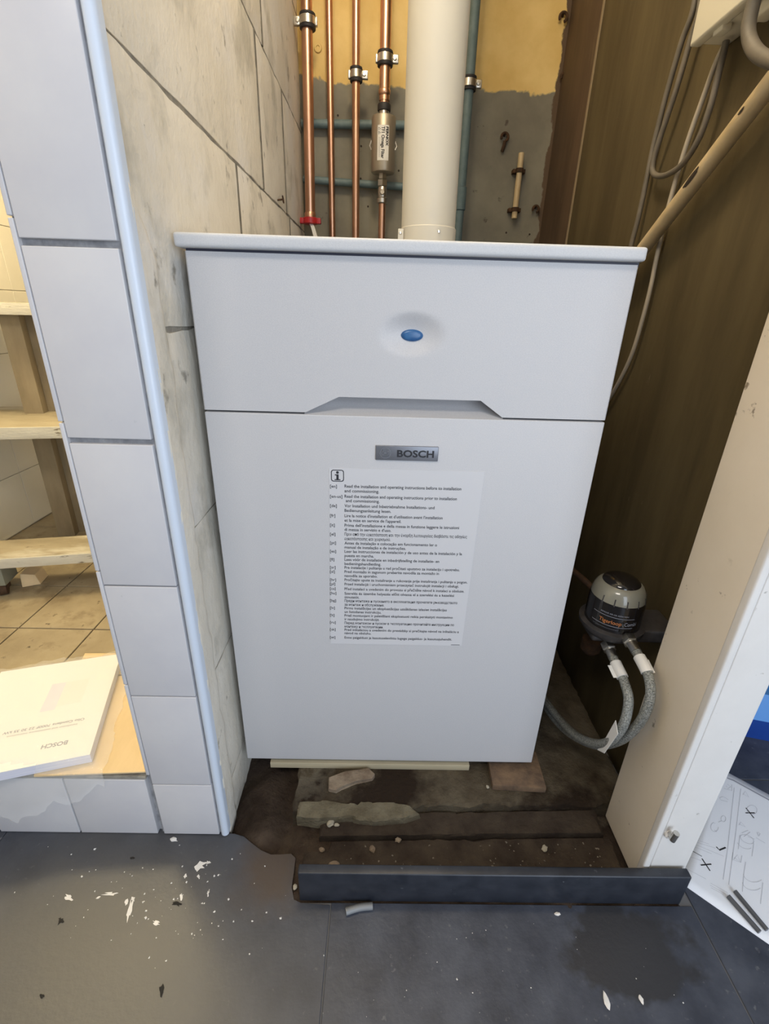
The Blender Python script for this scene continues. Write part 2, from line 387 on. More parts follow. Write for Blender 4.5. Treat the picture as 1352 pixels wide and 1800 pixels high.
# rough ground inside the recess
def ground_h(x, y):
    n = fb((x, y, 0), 14, 3.1) * 0.006 + fb((x, y, 0), 45, 8.2) * 0.0025
    h = -0.004
    if x < 0.125:   # dug-out corner beside the pier, with a lump in it
        k = min(1, max(0, (0.125 - x) / 0.03)); h += -0.026 * k
        d = math.hypot((x - 0.058) / 0.040, (y + 0.105) / 0.052)
        h += 0.034 * math.exp(-d * d)
        d = math.hypot((x - 0.03) / 0.04, (y + 0.0) / 0.07); h += 0.022 * math.exp(-d * d)
        n *= 1.5
    return h + n
bm = B(); nx, ny = 110, 70; gv = []
for j in range(ny + 1):
    yy = -0.235 + (0.62 + 0.235) * (j / ny) ** 1.5
    gv.append([bm.verts.new((-0.03 + 0.855 * i / nx, yy, ground_h(-0.03 + 0.855 * i / nx, yy))) for i in range(nx + 1)])
for j in range(ny):
    for i in range(nx): bm.faces.new((gv[j][i], gv[j][i + 1], gv[j + 1][i + 1], gv[j + 1][i]))
gr = obj('ground', bm, m_dirt, floor, smooth=True, angle=3)
boxo('ground_bed', (-0.03, 0.825, 0.60, 1.25, -0.06, -0.003), m_dirt, floor)

# ------------------------------------------------------------------ setting: partition of concrete blocks with tiled end
wl = boxo('wall_left', (-0.128, -0.0182, -0.108, 1.26, -0.05, 2.45), m_mortar); P(wl, 'concrete block partition with tiled end', None, None, 'structure')
def rough_block(y0, y1, z0, z1, seed, x=-0.0145):
    """block face towards the recess with worn, uneven edges"""
    bm = B(); n, k = 14, 10; vv = []
    for j in range(k + 1):
        row = []
        for i in range(n + 1):
            a, b = i / n, j / k
            y = y0 + (y1 - y0) * a; z = z0 + (z1 - z0) * b
            ed = min(a * (y1 - y0), (1 - a) * (y1 - y0), b * (z1 - z0), (1 - b) * (z1 - z0))
            jit = fb((y, z, seed), 22, seed) * 0.0032
            if i in (0, n): y += jit * 1.0
            if j in (0, k): z += jit * 1.0
            dx = fb((y, z, 0), 7, seed + 5) * 0.0012 - (0.0022 if ed < 1e-6 else 0)
            row.append(bm.verts.new((x + dx, y, z)))
        vv.append(row)
    for j in range(k):
        for i in range(n): bm.faces.new((vv[j][i], vv[j][i + 1], vv[j + 1][i + 1], vv[j + 1][i]))
    loop = vv[0] + [r[-1] for r in vv[1:]] + vv[-1][-2::-1] + [r[0] for r in vv[-2:0:-1]]
    back = [bm.verts.new((-0.03, v.co.y, v.co.z)) for v in loop]
    for i in range(len(loop)):
        q = (i + 1) % len(loop); bm.faces.new((loop[i], loop[q], back[q], back[i]))
    return bm
courses = [(-0.045, 0.066, [0.42]), (0.070, 0.343, [0.15, 0.70]), (0.347, 0.618, [0.45, 1.0]), (0.622, 0.897, [0.20, 0.75]),
           (0.903, 1.172, [0.352, 0.90]), (1.178, 1.453, [0.578, 0.860]), (1.458, 1.735, [0.10, 0.655]), (1.740, 2.02, [0.40, 0.95]), (2.025, 2.44, [0.15, 0.70])]
sd = 0
for z0, z1, js in courses:
    ys = [-0.108] + js + [1.198]
    for yj in js:
        boxo('vertical_joint', (-0.022, -0.0150, yj - 0.0042, yj + 0.0042, z0, z1), m_vjoint, wl)
    for a, b in zip(ys, ys[1:]):
        sd += 1
        obj('block', rough_block(a + 0.0035, b - 0.0035, z0, z1, sd * 1.37), m_block, wl, smooth=True, angle=1.0)
# hard plaster smeared over the first few centimetres of the block face, with a broken inner edge
bm = B(); pv = []; kz = 70
for j in range(kz + 1):
    z = -0.02 + 1.075 * j / kz; e = -0.058 + fb((0, z, 0), 9, 6.0) * 0.010 + fb((0, z, 0), 34, 2.0) * 0.004
    if z > 0.99: e -= (z - 0.99) * 0.75
    cols = []
    for i in range(8):
        t = i / 7; y = -0.109 + (e + 0.109) * t
        x = -0.0095 + fb((y, z, 0), 26, 9.0) * 0.0012 - (0.006 if i == 7 else 0.0012 if i == 6 else 0)
        cols.append(bm.verts.new((x, y, z)))
    pv.append(cols)
for j in range(kz):
    for i in range(7): bm.faces.new((pv[j][i], pv[j][i + 1], pv[j + 1][i + 1], pv[j + 1][i]))
pb2 = obj('plaster_band', bm, m_block, wl, smooth=True, angle=2); pb2.modifiers.new('thickness', 'SOLIDIFY').thickness = 0.004
# tiled end of the partition
tz = [0.001, 0.1385, 0.3465, 0.5555, 0.769, 0.988, 1.205, 1.422, 1.64, 1.86]
gap = {0.769: 0.0036, 0.988: 0.0036}
boxo('grout', (-0.137, -0.0185, -0.1125, -0.105, 0.0, 2.0), m_grout, wl)
for a, b in zip(tz, tz[1:]):
    boxo('tile', (-0.1315, -0.0270, -0.1185, -0.110, a + gap.get(a, 0.0012), b - gap.get(b, 0.0012)), m_tile, wl, bev=0.0012)
for a, b in zip(tz[1:], tz[2:]):   # tiles on the reveal towards the left room, seen edge-on
    boxo('reveal_tile', (-0.1385, -0.1328, -0.1185, 0.03, a + 0.024, b + 0.022), m_tile, wl, bev=0.0012)
for k in range(7):
    boxo('reveal_tile', (-0.1385, -0.1290, 0.032 + 0.2 * k, 0.230 + 0.2 * k, 0.165, 2.4), m_tile, wl)
bm = B(); pr = []
for k in range(9):
    a = math.pi * k / 8; pr.append((-0.0165 + 0.0072 * math.cos(a), -0.1150 - 0.0062 * math.sin(a)))
pr += [(-0.0237, -0.105), (-0.0093, -0.105)]
prism(bm, [Vector((x, y, 0.002)) for x, y in pr], (0, 0, 2.0))
t1 = obj('trim_1', bm, m_trim, wl, smooth=True, angle=0.9)

# ------------------------------------------------------------------ setting: recess back wall, right wall, ceilings
wb = boxo('wall_back', (-0.14, 0.90, 1.2, 1.32, -0.05, 2.45), m_backwall); P(wb, 'back wall of the recess, ochre and grey', None, None, 'structure')
wr = boxo('wall_right', (0.818, 0.86, -0.083, 1.21, -0.05, 2.45), m_plydark); P(wr, 'brown board wall of the recess', None, None, 'structure')
boxo('wall_panel', (0.810, 0.8185, -0.084, 0.905, -0.04, 2.45), m_ply, wr, bev=0.001)
boxo('wall_panel', (0.811, 0.8185, 0.914, 1.199, -0.04, 2.45), m_plydark, wr, bev=0.001)
boxo('joint_strip', (0.8075, 0.8185, 0.905, 0.914, -0.04, 2.45), m_plyedge, wr)
ce = boxo('ceiling', (-2.2, 2.6, -1.3, 2.4, 2.45, 2.55), m_plain); P(ce, 'plain ceiling', None, None, 'structure')
w = boxo('wall_far', (0.86, 2.6, 1.30, 1.4, -0.05, 2.45), m_plain); P(w, 'plain wall beyond the jamb', None, None, 'structure')
w = boxo('wall_far_right', (2.2, 2.3, -1.2, 1.3, -0.05, 2.45), m_plain); P(w, 'plain wall on the far right', None, None, 'structure')

# left room: raised floor, tiled kerb, tiled walls
LZ = 0.162
kb = boxo('trim_2', (-1.10, -0.139, -0.108, 0.02, 0.0, LZ - 0.010), m_grout); P(kb, 'tiled kerb under the left opening', None, None, 'structure')
for x0, x1 in ((-0.2885, -0.1440), (-0.4405, -0.2915), (-0.590, -0.4435), (-0.740, -0.593), (-0.89, -0.743)):
    boxo('kerb_tile', (x0, x1, -0.1175, -0.107, 0.001, 0.1475), m_tile, kb, bev=0.0014)
boxo('kerb_edge', (-1.0, -0.142, -0.1165, -0.100, 0.149, 0.1565), m_mortar, kb, bev=0.001)
lf = boxo('floor_left', (-1.12, -0.128, -0.107, 2.2, 0.10, LZ - 0.004), m_dgrout); P(lf, 'dirty cream tiled floor of the left room', None, None, 'structure')
bm = B(); box(bm, 0, 0.186, 0, 0.193, 0, 0.006, bev=0.001, seg=1); tme = finish(bm); tme.materials.append(m_ftile)
for i in range(5):
    for j in range(10):
        mesh_obj('floor_tile', tme, None, lf, (-1.026 + 0.1895 * i + 0.0015, -0.1065 + 0.1965 * j + 0.0015, LZ - 0.006))
wfl = boxo('wall_far_left', (-1.12, -1.026, -1.3, 2.2, 0.10, 2.45), m_cgrout); P(wfl, 'cream tiled wall of the left room', None, None, 'structure')
bm = B(); box(bm, 0, 0.008, 0, 0.1965, 0, 0.1965, bev=0.0008, seg=1); tme = finish(bm); tme.materials.append(m_ctile)
for j in range(10):
    for k in range(9):
        mesh_obj('wall_tile', tme, None, wfl, (-1.028, 0.108 + 0.1985 * j, 0.166 + 0.1985 * k))
wbl = boxo('wall_back_left', (-1.12, -0.128, 2.1, 2.2, 0.10, 2.45), m_cgrout); P(wbl, 'tiled end wall of the left room', None, None, 'structure')
bm = B(); box(bm, 0, 0.1965, 0, 0.008, 0, 0.1965, bev=0.0008, seg=1); tme = finish(bm); tme.materials.append(m_ctile)
for i in range(5):
    for k in range(9):
        mesh_obj('wall_tile', tme, None, wbl, (-1.02 + 0.1985 * i, 2.094, 0.166 + 0.1985 * k))

# ------------------------------------------------------------------ door jamb on the right
jb = thing('door_jamb', (0.77, -0.145, 0.0), 'beige and off-white painted timber door jamb right of the recess', 'door jamb')
boxo('jamb_board', (0.729, 0.803, -0.198, -0.083, 0.018, 2.44), m_jamb, jb, bev=0.002)
boxo('face_board', (0.7405, 0.803, -0.206, -0.1975, 0.020, 2.44), m_jambw, jb, bev=0.0015)
boxo('bead_strip', (0.7265, 0.7385, -0.2085, -0.1955, 0.022, 2.44), m_jambw, jb, bev=0.003)
hb = at_y(1176, 1462, -0.206)
pin = obj('hinge_base', (lambda b: (lathe(b, hb + Vector((0, 0.001, -0.004)), (0, -1, 0), [(0.0001, 0), (0.0072, 0), (0.0072, 0.005), (0.005, 0.007), (0.0001, 0.007)], 20), b)[1])(B()), m_jambw, jb, smooth=True)
bm = B(); tube(bm, [hb + Vector((0, -0.003, 0.001)), hb + Vector((0, -0.012, 0.002))], 0.0048, 12); tube(bm, [hb + Vector((0.0, -0.011, -0.003)), hb + Vector((0.001, -0.0125, 0.016))], 0.0048, 14)
obj('hinge_pin', bm, m_steel, jb, smooth=True, angle=0.9)

# ------------------------------------------------------------------ plinth strip
pl = boxo('plinth_strip', (0.143, 0.800, -0.2258, -0.2105, 0.0002, 0.0765), m_plinth, None, bev=0.0025)
P(pl, 'dark slate plinth strip standing across the front of the recess', 'plinth')

# ------------------------------------------------------------------ boiler
bo = thing('boiler', (0.3, 0.46, 0.046), 'white floor-standing boiler with two front panels and a flat lid', 'boiler')
boxo('casing', (0.004, 0.598, 0.046, 0.93, 0.06, 0.994), m_boiler, bo, bev=0.003)
boxo('base_frame', (0.012, 0.590, 0.012, 0.92, 0.0462, 0.0605), m_frame, bo, bev=0.002)
boxo('lid', (-0.0085, 0.6025, -0.0125, 0.94, 0.9985, 1.0155), m_lid, bo, bev=0.0055, seg=4)
boxo('lid_rim', (0.002, 0.600, 0.001, 0.93, 0.993, 0.9995), m_frame, bo)
lower = boxo('lower_front_panel', (0.0, 0.600, 0.0, 0.0455, 0.060, 0.7855), m_boiler, bo, bev=0.0022, seg=3)
# upper panel: grid with the notch of the grip and the round dimple
ZT, ZS = 0.9955, 0.7885
nA, nB, nC, nD, nz = 0.150, 0.200, 0.409, 0.444, 0.8125
xs = sorted(set([0.0, 0.002] + [round(0.6 * i / 96, 5) for i in range(1, 96)] + [0.598, 0.6, nA, nB, nC, nD]))
def zbot(x):
    if x <= nA or x >= nD: return ZS
    if x < nB: return ZS + (nz - ZS) * (x - nA) / (nB - nA)
    if x <= nC: return nz
    return ZS + (nz - ZS) * (nD - x) / (nD - nC)
bm = B(); rows = []; nr = 60
for j in range(nr + 1):
    row = []
    for x in xs:
        z = zbot(x) + (ZT - zbot(x)) * j / nr
        d = math.hypot((x - 0.303) / 0.046, (z - 0.901) / 0.030)
        y = 0.0095 * max(0, 1 - d * d) ** 1.5 if d < 1 else 0.0
        e = min(x, 0.6 - x); y += 0.0018 * max(0, 1 - e / 0.002) ** 2
        row.append(bm.verts.new((x, y, z)))
    rows.append(row)
for j in range(nr):
    for i in range(len(xs) - 1): bm.faces.new((rows[j][i], rows[j][i + 1], rows[j + 1][i + 1], rows[j + 1][i]))
rim = rows[0] + [r[-1] for r in rows[1:]] + rows[-1][-2::-1] + [r[0] for r in rows[-2:0:-1]]
bk = [bm.verts.new((v.co.x, 0.0455, v.co.z)) for v in rim]
for i in range(len(rim)):
    q = (i + 1) % len(rim); bm.faces.new((rim[i], rim[q], bk[q], bk[i]))
upper = obj('upper_front_panel', bm, m_boiler, bo, smooth=True, angle=0.5)
# scooped grip behind the notch: rises from the lower panel's top edge to the back of the notch
bm = B(); sc = []
for j in range(9):
    t = j / 8; z = ZS - 0.003 + 0.034 * t; y = 0.001 + 0.043 * math.sin(t * math.pi / 2) ** 0.8
    sc.append([bm.verts.new((x, y, z)) for x in (nA - 0.002, nB, nC, nD + 0.002)])
for j in range(8):
    for i in range(3): bm.faces.new((sc[j][i], sc[j][i + 1], sc[j + 1][i + 1], sc[j + 1][i]))
obj('grip_scoop', bm, m_boiler, bo, smooth=True, angle=2)
bm = B(); ring = []
for rr, y in ((0.0, 0.0050), (0.6, 0.0053), (0.93, 0.0064), (1.0, 0.0095)):
    ring.append([bm.verts.new((0.3035 + 0.0163 * rr * math.cos(a), y, 0.8995 + 0.0082 * rr * math.sin(a))) for a in [2 * math.pi * k / 36 for k in range(36)]] if rr else [bm.verts.new((0.3035, y, 0.8995))])
for k in range(36): bm.faces.new((ring[0][0], ring[1][k], ring[1][(k + 1) % 36]))
for a, b in zip(ring[1:], ring[2:]):
    for k in range(36): bm.faces.new((a[k], b[k], b[(k + 1) % 36], a[(k + 1) % 36]))
P(obj('oval_badge', bm, m_blue, bo, smooth=True, angle=2), 'glossy blue oval badge')
bdg = boxo('name_plate', (0.2555, 0.3520, -0.0026, 0.0002, 0.7185, 0.7415), m_badge, bo, bev=0.0008)
P(bdg, 'grey metal name plate reading BOSCH')
bm = B(); add_text(bm, 'BOSCH', (0.2885, -0.0030, 0.7246), (1, 0, 0), (0, 0, 1), 0.0150, 0.0570, bold=0.03)
raw('lettering', bm, m_ink, bdg)
ec = Vector((0.2705, -0.0027, 0.7300)); bm = B()
def ringflat(bm, c, r0, r1, y, n=36):
    a = [bm.verts.new((c.x + r0 * math.cos(t), y, c.z + r0 * math.sin(t))) for t in [2 * math.pi * k / n for k in range(n)]]
    b = [bm.verts.new((c.x + r1 * math.cos(t), y, c.z + r1 * math.sin(t))) for t in [2 * math.pi * k / n for k in range(n)]]
    for k in range(n): bm.faces.new((a[k], b[k], b[(k + 1) % n], a[(k + 1) % n]))
ringflat(bm, ec, 0.0073, 0.0088, -0.0031)
for s in (-1, 1):
    box(bm, ec.x + s * 0.0032 - 0.0007, ec.x + s * 0.0032 + 0.0007, -0.0033, -0.0026, ec.z - 0.0058, ec.z + 0.0058)
box(bm, ec.x - 0.0032, ec.x + 0.0032, -0.0033, -0.0026, ec.z - 0.0012, ec.z + 0.0012)
for s in (-1, 1):
    pts = [ec + Vector((s * 0.0058 * math.cos(t), -0.0006, 0.0058 * math.sin(t))) for t in [-0.95 + 1.9 * k / 8 for k in range(9)]]
    ribbon(bm, pts, 0.0010, (0, -1, 0))
obj('emblem', bm, m_badge_hi, bdg)
# instruction sticker with its printed lines
lb = prismo('instruction_sticker', [(0.1835, -0.0002, 0.7035), (0.4270, -0.0002, 0.7035), (0.4225, -0.0002, 0.3640), (0.1800, -0.0002, 0.3640)], (0, -0.0005, 0), m_sticker, bo)
P(lb, 'white instruction sticker with many lines of print')
ZK = 4.507
def lp(zx, zy): return at_y(560 + zx / ZK, 820 + zy / ZK, -0.0010)
LINES = [('[en]', 158, [('Read the installation and operating instructions before to installation', 206, 1130, 158), ('and commissioning.', 206, 480, 195)]),
 ('[en-us]', 238, [('Read the installation and operating instructions prior to installation', 206, 1095, 238), ('and commissioning.', 216, 483, 273)]),
 ('[de]', 312, [('Vor Installation und Inbetriebnahme Installations- und', 206, 918, 313), ('Bedienungsanleitung lesen.', 206, 575, 350)]),
 ('[fr]', 390, [("Lire la notice d'installation et d'utilisation avant l'installation", 206, 982, 392), ("et la mise en service de l'appareil.", 206, 655, 428)]),
 ('[it]', 465, [('Prima dell\'installazione e della messa in funzione leggere le istruzioni', 206, 1112, 467), ("di messa in servizio e d'uso.", 206, 575, 501)]),
 ('[el]', 537, [('Πριν από την εγκατάσταση και την έναρξη λειτουργίας διαβάστε τις οδηγίες', 206, 1175, 538), ('εγκατάστασης και χειρισμού.', 206, 570, 573)]),
 ('[pt]', 605, [('Antes da instalação e colocação em funcionamento ler o', 206, 938, 608), ('manual de instalação e de instruções.', 206, 692, 641)]),
 ('[es]', 672, [('Leer las instrucciones de instalación y de uso antes de la instalación y la', 206, 1135, 674), ('puesta en marcha.', 206, 438, 707)]),
 ('[fl]', 737, [('Lees vóór de installatie en inbedrijfstelling de installatie- en', 206, 955, 738), ('bedieningshandleiding.', 206, 495, 771)]),
 ('[sr]', 799, [('Pre instalacije i puštanja u rad pročitati uputstvo za instalaciju i upotrebu.', 206, 1117, 801)]),
 ('[sl]', 833, [('Pred montažo in zagonom preberite navodila za montažo in', 206, 953, 834), ('navodila za uporabo.', 206, 467, 866)]),
 ('[hr]', 897, [('Pročitajte upute za instaliranje u rukovanje prije instaliranja i puštanja u pogon.', 206, 1178, 898)]),
 ('[pl]', 930, [('Przed instalacją i uruchomieniem przeczytać instrukcję instalacji i obsługi.', 206, 1110, 932)]),
 ('[cs]', 967, [('Před instalací a uvedením do provozu si přečtěte návod k instalaci a obsluze.', 206, 1153, 970)]),
 ('[hu]', 1003, [('Szerelés és üzembe helyezés előtt olvassa el a szerelési és a kezelési', 206, 1072, 1006), ('útmutatót.', 206, 322, 1035)]),
 ('[bg]', 1061, [('Преди монтажа и пускането в експлоатация прочетете ръководството', 206, 1098, 1064), ('за монтаж и обслужване.', 206, 520, 1094)]),
 ('[lv]', 1119, [('Pirms instalācijas un ekspluatācijas uzsākšanas izlasiet instalācijas', 206, 1015, 1122), ('un lietošanas instrukciju.', 206, 497, 1151)]),
 ('[lt]', 1177, [('Prieš montuojant ir paleidžiant eksploatuoti reikia perskaityti montavimo', 206, 1062, 1180), ('ir naudojimo instrukciją.', 206, 482, 1209)]),
 ('[ru]', 1234, [('Перед монтажом и пуском в эксплуатацию прочитайте инструкции по', 206, 1072, 1239), ('монтажу и эксплуатации.', 206, 512, 1267)]),
 ('[sk]', 1290, [('Pred inštaláciou a uvedením do prevádzky si prečítajte návod na inštaláciu a', 206, 1110, 1293), ('návod na obsluhu.', 206, 417, 1319)]),
 ('[et]', 1352, [('Enne paigaldust ja kasutuselevõttu lugege paigaldus- ja kasutusjuhendit.', 206, 1055, 1354)])]
bm = B()
for code, cy, lines in LINES:
    a = lp(92, cy + 9); add_text(bm, code, (a.x, -0.0010, a.z), (1, 0, 0), (0, 0, 1), 0.0072, None, bold=0.008)
    for s, xa, xb, y in lines:
        a = lp(xa, y + 9); b = lp(xb, y + 9 + (xb - xa) * 0.029)
        add_text(bm, s, (a.x, -0.0010, a.z), (1, 0, 0), (0, 0, 1), 0.0074, b.x - a.x, bold=0.010)
a = lp(1050, 1413); box(bm, a.x, a.x + 0.016, -0.0011, -0.0009, a.z - 0.0004, a.z + 0.0004)
raw('printed_lines', bm, m_ink, lb)
bm = B(); a = lp(98, 25); b = lp(202, 121)
def rrect(x0, x1, z0, z1, r, y, n=6):
    out = []
    for cx, cz, s in ((x1 - r, z1 - r, 0), (x0 + r, z1 - r, 1), (x0 + r, z0 + r, 2), (x1 - r, z0 + r, 3)):
        for k in range(n + 1):
            t = math.pi / 2 * (s + k / n); out.append(Vector((cx + r * math.cos(t), y, cz + r * math.sin(t))))
    return out
o_ = rrect(a.x, b.x, b.z, a.z, 0.004, -0.0010); i_ = rrect(a.x + 0.0013, b.x - 0.0013, b.z + 0.0013, a.z - 0.0013, 0.003, -0.0010)
va = [bm.verts.new(p) for p in o_]; vb = [bm.verts.new(p) for p in i_]
for k in range(len(va)): q = (k + 1) % len(va); bm.faces.new((va[k], va[q], vb[q], vb[k]))
cx = (a.x + b.x) / 2; zz = b.z
bm.faces.new([bm.verts.new((cx + 0.0022 * math.cos(t), -0.0010, a.z - 0.0044 + 0.0022 * math.sin(t))) for t in [2 * math.pi * k / 16 for k in range(16)]])
for x0, x1, z0, z1 in ((-0.0042, 0.0018, 0.0103, 0.0120), (-0.0018, 0.0018, 0.0034, 0.0104), (-0.0046, 0.0046, 0.0024, 0.0040)):
    bm.faces.new([bm.verts.new((cx + x, -0.00105, zz + z)) for x, z in ((x0, z0), (x1, z0), (x1, z1), (x0, z1))])
raw('information_icon', bm, m_ink, lb)

# ------------------------------------------------------------------ ground things under the boiler
def rough_prism(name, poly, z0, z1, material, seed, amp=0.002, parent=None, sub=0.010):
    """slab with a broken outline: outline resampled and jittered, top edge chipped"""
    pts = []
    n = len(poly)
    for i in range(n):
        a, b = Vector(poly[i]), Vector(poly[(i + 1) % n]); k = max(1, int((b - a).length / sub))
        for q in range(k): pts.append(a + (b - a) * q / k)
    bm = B(); c = sum(pts, Vector((0, 0))) / len(pts); rings = []
    for lev, (z, sh) in enumerate(((z0, 0), (z1 - 0.004, 0.3), (z1, 1.6))):
        r = []
        for i, p in enumerate(pts):
            d = (c - p).normalized(); j = fb((p.x, p.y, lev * 0.4), 40, seed) * amp * (1 + lev)
            r.append(bm.verts.new((p.x + d.x * (sh * amp + j), p.y + d.y * (sh * amp + j), z + (fb((p.x, p.y, 1), 30, seed) * amp * 0.5 if lev else 0))))
        rings.append(r)
    m_ = len(pts)
    for a, b in zip(rings, rings[1:]):
        for i in range(m_): bm.faces.new((a[i], a[(i + 1) % m_], b[(i + 1) % m_], b[i]))
    f = bm.faces.new(rings[-1]); bm.faces.new(rings[0][::-1])
    bmesh.ops.triangulate(bm, faces=[f])
    return obj(name, bm, material, parent)
s = rough_prism('concrete_slab', [(0.108, -0.088), (0.20, -0.092), (0.34, -0.086), (0.365, -0.075), (0.56, -0.072), (0.722, -0.070), (0.79, -0.068), (0.80, 0.58), (0.106, 0.58)], -0.02, 0.030, m_slab, 1.0, 0.0025)
P(s, 'broken concrete slab the boiler stands on', 'slab')
rough_prism('broken_lip', [(0.118, -0.101), (0.16, -0.106), (0.21, -0.101), (0.27, -0.107), (0.33, -0.103), (0.362, -0.092), (0.345, -0.078), (0.29, -0.070), (0.22, -0.074), (0.17, -0.068), (0.122, -0.074)], 0.004, 0.0325, m_lip, 5.0, 0.003, s, 0.007)
s = rough_prism('concrete_slab', [(0.165, -0.128), (0.36, -0.124), (0.50, -0.120), (0.715, -0.116), (0.715, -0.071), (0.37, -0.080), (0.165, -0.096)], -0.02, 0.016, m_slabdark, 2.0, 0.002)
P(s, 'low broken concrete strip just in front of the boiler slab', 'slab')
s = rough_prism('concrete_slab', [(0.140, -0.205), (0.40, -0.205), (0.725, -0.205), (0.725, -0.120), (0.40, -0.126), (0.185, -0.133), (0.180, -0.150), (0.140, -0.152)], -0.02, 0.0085, m_slabdark, 3.0, 0.002)
P(s, 'lowest crumbling concrete strip right behind the slate plinth', 'slab')
s = boxo('wooden_board', (0.046, 0.470, 0.003, 0.30, 0.0302, 0.0452), m_board, None, bev=0.001); P(s, 'thin cream wooden board under the boiler front', 'board')
M = Matrix.Translation((0.566, -0.012, 0.0305)) @ Matrix.Rotation(-0.05, 4, 'Z')
bm = B(); box(bm, -0.055, 0.055, -0.032, 0.055, 0, 0.0155, bev=0.003, M=M)
for v in bm.verts: v.co += Vector((0, 0, 1)) * fb(v.co, 30, 4) * 0.001
s = obj('brick_piece', bm, m_brick, None, smooth=True, angle=0.7); P(s, 'flat brown brick piece under the right corner of the boiler', 'brick')
def lump(name, c, size, material, seed, rotz=0.0, label=None, cat=None, group=None, parent=None, amp=0.35):
    bm = B(); bmesh.ops.create_icosphere(bm, subdivisions=2, radius=1.0)
    R_ = Matrix.Rotation(rotz, 3, 'Z')
    for v in bm.verts:
        k = 1 + fb(v.co, 1.3, seed) * amp
        p = Vector((v.co.x * size[0] * k, v.co.y * size[1] * k, v.co.z * size[2] * k))
        if p.z < -size[2] * 0.75: p.z = -size[2] * 0.75
        v.co = R_ @ p + Vector(c) + Vector((0, 0, size[2] * 0.75))
    o = obj(name, bm, material, parent); return P(o, label, cat, group)
bm = B(); pts = [at_z(u, v, 0.0305) for u, v in ((577, 1392), (578, 1372), (606, 1362), (648, 1356), (659, 1366), (655, 1374), (625, 1378), (600, 1388), (592, 1395))]
prism(bm, [Vector((p.x, p.y, 0.0302)) for p in pts], (0, 0, 0.0115), bev=0.0015)
for v in bm.verts: v.co += noise.noise_vector(v.co * 90) * 0.0012
s = obj('mortar_fragment', bm, m_rubble); P(s, 'curved brown mortar fragment lying on the slab', 'rubble')
for i, (u, v, z, r, lab) in enumerate(((592, 1451, 0.0165, 0.0040, 'pale pebble at the left end of the broken concrete step'), (581, 1449, 0.0165, 0.007, 'grey stone chip left of the pale pebble'),
                                  (655, 1494, 0.009, 0.0055, 'small grey stone in the middle of the lowest strip'), (700, 1478, 0.009, 0.0050, 'small flat stone on the lowest strip under the slab edge'),
                                  (957, 1494, 0.009, 0.0055, 'pale stone crumb alone at the right of the lowest strip'), (857, 1384, 0.031, 0.0032, 'tiny pale crumb left of the brown brick piece'),
                                  (588, 1525, 0.009, 0.009, 'flat stone wedged behind the left end of the plinth'), (508, 1491, -0.02, 0.0035, 'white crumb in the dug-out corner'),
                                  (519, 1560, 0.0, 0.0040, 'small white chip at the left end of the plinth'), (566, 1495, 0.009, 0.0045, 'small stone at the left end of the lowest strip'))):
    p = at_z(u, v, z)
    lump('stone', (p.x, p.y, z), (r * 1.2, r * 0.9, r * 0.7), m_pebble if 'white' in lab or 'pale' in lab else m_rubble, i * 2.3 + 1, i, lab, 'stone', 'stones and crumbs in the recess')
# loose crumbs too small to count
def crumbs(name, spots, material, label, zf):
    bm = B()
    for x, y, r in spots:
        z = zf(x, y); a = rnd.uniform(0, 6.28); k = [bm.verts.new((x + r * math.cos(a + t) * rnd.uniform(0.5, 1.2), y + r * math.sin(a + t) * rnd.uniform(0.5, 1.2), z)) for t in (0, 1.3, 2.7, 4.1)]
        top = bm.verts.new((x, y, z + r * 0.6))
        bm.faces.new(k[::-1])
        for q in range(4): bm.faces.new((k[q], k[(q + 1) % 4], top))
    o = obj(name, bm, material); return P(o, label, 'debris', None, 'stuff')
sp = [(rnd.uniform(0.19, 0.70), rnd.uniform(-0.20, -0.13), rnd.uniform(0.0008, 0.0028)) for _ in range(90)]
crumbs('rubble_crumbs', sp, m_crumb, 'fine brown crumbs scattered over the broken concrete', lambda x, y: 0.0086)
sp = []
for _ in range(100):
    u, v = rnd.gauss(290, 110), rnd.gauss(1570, 55)
    if v > 1482 and u < 520:
        p = at_z(u, v, 0); sp.append((p.x, p.y, abs(rnd.gauss(0, 0.0010)) + 0.0005))
for _ in range(28):
    u, v = rnd.uniform(560, 1250), rnd.uniform(1600, 1790)
    p = at_z(u, v, 0); sp.append((p.x, p.y, abs(rnd.gauss(0, 0.0006)) + 0.0004))
crumbs('plaster_crumbs', sp, m_chip, 'white plaster crumbs scattered over the dark floor', lambda x, y: 0.0001)
# dried splashes on the floor
def splash(pts_px, seed, nm='paint_splash', material=None):
    bm = B()
    for (u, v, ru, rv, ang) in pts_px:
        c = at_z(u, v, 0.0006); vs = []
        for k in range(14):
            t = 2 * math.pi * k / 14; q = 0.8 + fb((math.cos(t) + u * 0.1, math.sin(t), seed), 3.5, seed) * 0.75
            du, dv = ru * q * math.cos(t), rv * q * math.sin(t)
            p = at_z(u + du * math.cos(ang) - dv * math.sin(ang), v + du * math.sin(ang) + dv * math.cos(ang), 0.0006)
            vs.append(bm.verts.new(p))
        bm.faces.new(vs)
    return obj(nm, bm, material or m_chip, floor)
splash([(228, 1600, 4, 22, 0.25), (222, 1586, 3, 6, 0.3), (234, 1580, 3, 5, 0)], 1.2)
splash([(352, 1522, 15, 6, -0.6), (366, 1516, 4, 3, 0.4), (349, 1541, 3, 4, 0), (326, 1540, 3, 5, 0.6)], 2.4)
splash([(195, 1571, 14, 3, -0.1), (172, 1578, 5, 2, -0.5), (120, 1577, 8, 6, 0.5)], 3.7)
splash([(319, 1577, 3, 7, 0), (366, 1570, 2, 8, 0.3), (305, 1477, 6, 3, 0), (275, 1622, 7, 4, 0.5)], 5.1)
